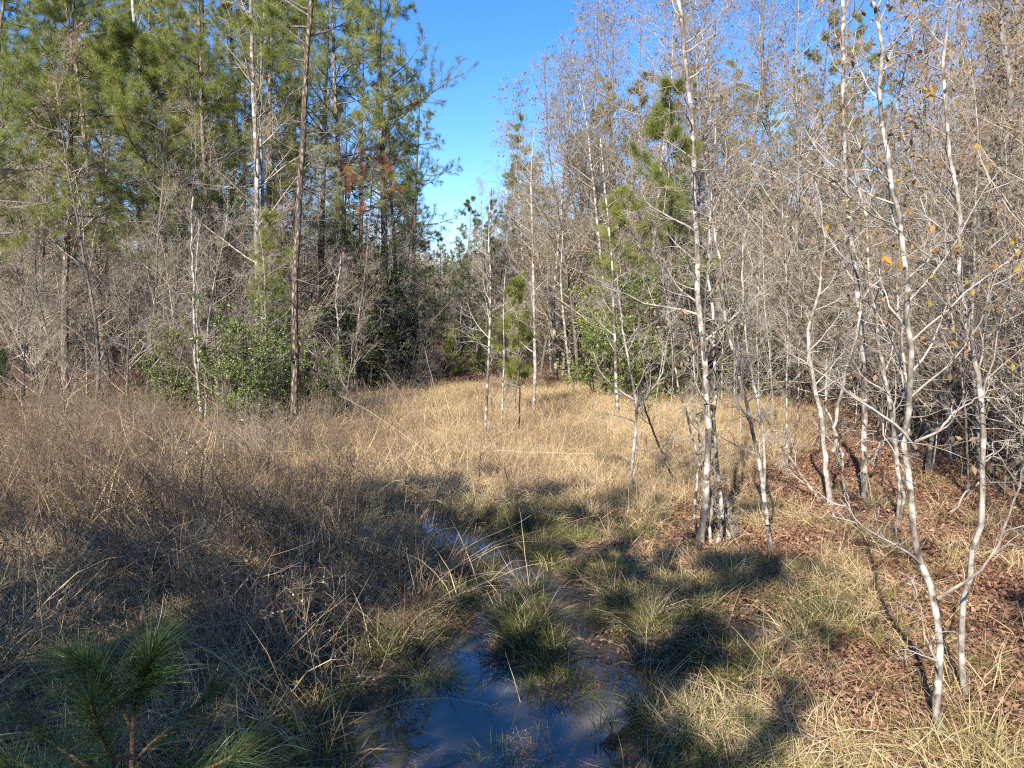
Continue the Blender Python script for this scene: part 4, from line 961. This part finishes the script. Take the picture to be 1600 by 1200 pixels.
def weed(seed, n, hl, hh, mname, lean=0.25, w=0.0026):
    """dead branching weed stems"""
    rng = np.random.default_rng(seed); g = Geo()
    st = np.c_[rng.normal(0, 0.09, (n, 2)), np.full(n, -.03)]
    L = rng.uniform(hl, hh, n)
    P, R = grow(rng, st, np.c_[rng.normal(0, lean, (n, 2)), np.ones(n)], L, w * 1.25, 6, 0.09, 0.0, 0.5); g.tubes(P, R, 3, rng=rng)
    p, d, L2, r, _, _ = kids(rng, P, R, L, 6, 0.35, 1, 25, 60, 0.33, 0.8, rmin=0.0018)
    P2, R2 = grow(rng, p, d, L2, 0.002, 3, 0.12, 0.05, 0.5); g.tubes(P2, R2, 3, rng=rng)
    p, d, L3, r, _, _ = kids(rng, P2, R2, np.maximum(L2, .08), 2, 0.3, 1, 25, 60, 0.5, 0.8, rmin=0.0014)
    P3, R3 = grow(rng, p, d, L3, 0.0015, 2, 0.1, 0.0, 0.6); g.tubes(P3, R3, 3, rng=rng)
    k = rng.integers(0, len(P3), 70); g.leaves(rng, P3[k, -1], rng.standard_normal((70, 3)), 0.016, 0.7)
    return g.mesh('dead_weed', M[mname])

grass_m = [clump(600 + k, 46, 0.17, 0.2, 0.52, 0.5, 0.007, 1.5, 'straw') for k in range(3)]            # 0-2 clearing straw
grass_m += [clump(610 + k, 32, 0.16, 0.25, 0.65, 0.9, 0.0075, 1.9, 'straw', curl=0.1) for k in range(3)]   # 3-5 matted straw
grass_m += [clump(620 + k, 34, 0.16, 0.2, 0.65, 0.85, 0.007, 1.7, 'brown', curl=0.12) for k in range(3)]   # 6-8 matted brown
grass_m += [weed(630 + k, 7, 0.5, 1.05, 'brown') for k in range(3)]                                     # 9-11 dead weeds
grass_m += [clump(640 + k, 40, 0.11, 0.18, 0.42, 0.6, 0.0055, 2.0, 'green') for k in range(3)]           # 12-14 yellow green tufts
grass_m += [clump(650 + k, 42, 0.12, 0.2, 0.5, 0.5, 0.006, 1.8, 'sedge', curl=.1) for k in range(3)]            # 15-17 olive sedge
grass_m += [clump(660 + k, 16, 0.22, 0.55, 1.05, 0.6, 0.0075, 1.5, 'straw', seg=5, curl=0.06) for k in range(3)]   # 18-20 long straw
GC = coll('grass_kinds', grass_m)

rg = np.random.default_rng(900)
def field(n, x0, x1, y0, y1, dens):
    x, y = rg.uniform(x0, x1, n), rg.uniform(y0, y1, n)
    y = y0 + (y1 - y0) * rg.random(n)
    ok = (np.abs(x) < 0.72 * y + 1.6) & (rg.random(n) < dens(x, y))
    return x[ok], y[ok]
def lay(name, label, x, y, kinds, smin, smax, tilt=0.12, dz=0.0, tint=None, c=None):
    N = len(x)
    return scatter(name, label, np.stack([x, y, height(x, y) + dz], -1), rg.random(N) * 6.28, rg.uniform(smin, smax, N), rg.choice(kinds, N), np.clip((rg.random(N) if tint is None else tint), 0, 1), c or GC, rg.normal(0, tilt, (N, 2)))

dry = lambda x, y: sstep(0.15, -0.25, wet(x, y))
x, y = field(20000, -9, 12, 9.0, 37, lambda x, y: clearing(x, y) * dry(x, y) * np.where(y < 22, 1, .6))
lay('dry_grass', 'tan dry grass standing over the sunlit clearing', x, y, [0, 1, 2, 0, 1, 2, 3, 4, 5, 3, 6, 18], .5 + .5 * fbm(x * .6, y * .6, 22), .75 + .7 * fbm(x * .6, y * .6, 22), .22, tint=1.5 * (fbm(x * .8, y * .8, 21) - .5) + 0.55 * rg.random(len(x)) + 0.22)
left = lambda x, y: sstep(0.1, -0.7, x + 0.6 * (fbm(x, y, 4) - .5)) * sstep(24, 18, y) * (1 - 0.85 * clearing(x, y)) * dry(x, y) * (1 - .55 * sstep(-6.5, -8.5, x) * sstep(13, 16, y)) * (.12 + .88 * sstep(.38, .52, fbm(x * 1.3, y * 1.3, 35))) * (1 - .85 * sstep(-2.0, -1.5, x) * sstep(7.0, 6.0, y))
x, y = field(15000, -17, 1, 4, 24, left)
lay('matted_grass', 'brown matted dead grass covering the marsh left of the stream', x, y, [3, 4, 5, 3, 4, 6, 7, 8, 6, 7, 9, 18, 19], .45 + .7 * sstep(.3, .7, fbm(x * .9, y * .9, 34)), .6 + 1.0 * sstep(.3, .7, fbm(x * .9, y * .9, 34)), 0.3, tint=1.5 * (fbm(x * .8, y * .8, 33) - .5) + 0.55 * rg.random(len(x)) + 0.15)
x, y = field(6500, -17, 2.5, 4.2, 24, lambda x, y: left(x, y) * (0.04 + .85 * sstep(.52, .68, fbm(x * .55, y * .55, 41))))
lay('dead_weeds', 'dark dead weed stems standing over the matted grass', x, y, [9, 10, 11], 0.5, 1.3, 0.2)
right = lambda x, y: sstep(0.3, 1.8, x + .8 * (fbm(x, y, 4) - .5)) * sstep(15, 11, y) * dry(x, y)
x, y = field(9000, 0.5, 12, 4, 15, lambda x, y: right(x, y) * (0.14 + .85 * sstep(.38, .62, fbm(x * 1.1, y * 1.1, 51))) * np.where(x > 2.7 + .13 * y, .36, 1))
lay('green_grass', 'yellow green grass tufts growing through the leaf litter', x, y, [12, 13, 14, 12, 13, 3, 4, 5, 3, 4], 0.45, .95, 0.25, tint=1.3 * (fbm(x * .9, y * .9, 73) - .5) + .5 * rg.random(len(x)) + .3)
x, y = field(14000, -4, 6, 4, 14, lambda x, y: sstep(-1.3, -0.5, wet(x, y)) * sstep(0.12, -0.12, wet(x, y)) * .75 * (0.25 + .75 * sstep(.4, .6, fbm(x * 1.4, y * 1.4, 61))))
lay('sedge', 'dark olive sedge along the stream banks', x, y, [15, 16, 17, 15, 16, 17, 6, 7, 12], 0.6, 1.15, 0.2)
x, y = field(2600, -2, 4, 4, 13, lambda x, y: sstep(0.0, .2, wet(x, y)) * 0.2)
lay('drowned_grass', 'thin dark stems standing in the stream', x, y, [15, 9, 10, 7], 0.35, 0.6, 0.3)
x, y = field(9000, -45, 45, 14, 60, lambda x, y: np.clip((1 - clearing(x, y)) * np.where((x < xl(y) + 1) | (x > xr(y) - 1), 1, .3), 0, 1) * .5 * dry(x, y))
lay('undergrowth', 'brown weeds and dead grass on the woodland floor', x, y, [6, 7, 8, 9, 10, 11, 9, 10, 4], 0.7, 1.3, 0.2)

def litter(seed, n, rad, size, mname):
    rng = np.random.default_rng(seed); g = Geo()
    a, rr = rng.random(n) * 6.283, rad * np.sqrt(rng.random(n))
    g.leaves(rng, np.c_[rr * np.cos(a), rr * np.sin(a), rng.uniform(0.0, 0.04, n)], np.c_[rng.standard_normal((n, 2)), rng.normal(0, .35, n)], size, 0.6, 0.5)
    return g.mesh('litter_patch', M[mname])
def straw_patch(seed, n, rad):
    rng = np.random.default_rng(seed); g = Geo()
    a, rr = rng.random(n) * 6.283, rad * np.sqrt(rng.random(n))
    g.blades(rng, np.c_[rr * np.cos(a), rr * np.sin(a), rng.uniform(0.005, 0.04, n)], np.c_[rng.standard_normal((n, 2)), rng.normal(0, .12, n)], rng.uniform(.12, .24, n), 0.003, 0.05, 2)
    return g.mesh('needle_patch', M['pinestraw'])
LC = coll('litter_kinds', [litter(700, 150, 0.38, 0.042, 'litter'), litter(701, 170, 0.38, 0.034, 'litter'), litter(702, 80, .35, .055, 'litter'), straw_patch(703, 60, .3)])
x, y = field(9000, 0.5, 16, 4, 24, lambda x, y: sstep(0.8, 2.4, x + .8 * (fbm(x, y, 8) - .5)) * (1 - clearing(x, y)) * dry(x, y) * np.maximum(.25 + .75 * sstep(.36, .6, fbm(x * .8, y * .8, 72)), sstep(2.5, 3.4, x - .13 * y)))
lay('fallen_leaves', 'reddish brown fallen leaves and pine straw under the right trees', x, y, [0, 1, 1, 2, 3, 3], 0.75, 1.25, 0.08, 0.01, tint=1.2 * (fbm(x * 1.1, y * 1.1, 71) - .5) + .5 * rg.random(len(x)) + .2, c=LC)
x, y = field(10000, -30, 34, 13, 50, lambda x, y: (1 - clearing(x, y)) * .6 * dry(x, y) * ((y > 18) | (x < -6.5)))
lay('woodland_litter', 'fallen brown leaves over the woodland floor', x, y, [0, 1, 2, 3], 1.1, 1.9, 0.08, 0.01, c=LC)
x, y = field(900, -3, 4, 4, 13, lambda x, y: sstep(-.1, .1, wet(x, y)) * (.15 + .7 * sstep(.5, .62, fbm(x * 1.6, y * 1.6, 91))))
N = len(x)
scatter('floating_debris', 'pine straw and leaves floating on the stream', np.stack([x, y, np.full(N, .004)], -1), rg.random(N) * 6.28, rg.uniform(.25, .6, N), rg.choice([3, 3, 3, 3, 1], N), rg.random(N), LC)

# far woods beyond what can be told apart
def far_mesh(seed, h, r, pine):
    rng = np.random.default_rng(seed); g = Geo(); tp, tr = trunk_line(rng, h, r, 10, .03, .03)
    g.tubes(tp, tr, 5, rng=rng)
    if not pine:
        bare_crown(rng, g, tp, tr, h, 26, .06, (30, 72), .27, 6, 4, 2, fine=.006); return g.mesh('far_tree', [M['twig']])
    gb, gn = Geo(), Geo(); pine_crown(rng, gb, gn, tp, tr, h, .3, 34, 2.9, 6, 3, 10, nl=.3, nw=.016, dead=0)
    k = 0
    for v, t in zip(gb.v, gb.t): g.v.append(v); g.t.append(t)
    for q in gb.q4: g.q4.append(q + g.n); g.m4.append(np.zeros(len(q), np.int32))
    g.n += gb.n
    for v, t in zip(gn.v, gn.t): g.v.append(v); g.t.append(t)
    for q in gn.q3: g.q3.append(q + g.n); g.m3.append(np.ones(len(q), np.int32))
    g.n += gn.n
    return g.mesh('far_pine', [M['twig_dark'], M['needle_dark']])
TC = coll('far_kinds', [far_mesh(50, 13, .08, 0), far_mesh(51, 11, .07, 0), far_mesh(52, 14, .09, 0), far_mesh(53, 15, .14, 1), far_mesh(54, 13, .12, 1)])
rf = np.random.default_rng(41); N = 4200
x, y = rf.uniform(-150, 150, N), 55 + 150 * rf.random(N) ** 1.2
ok = (np.abs(x) < .75 * y + 12) & ((x < xl(y) - .5) | (x > xr(y) + .5) | (y > 105)) & ((y > 66) | (np.abs(x) > 36))
x, y = x[ok], y[ok]
yg = rf.uniform(92, 170, 90); x = np.r_[x, edge(690, yg) + rf.uniform(-9, 9, 90)]; y = np.r_[y, yg]; N = len(x)
scatter('distant_woods', 'far bare trees and pines closing the view beyond the near woods', np.stack([x, y, height(x, y)], -1), rf.random(N) * 6.28, rf.uniform(.8, 1.1, N), rf.choice([0, 1, 2, 0, 1, 2, 3, 4], N), rf.random(N), TC)
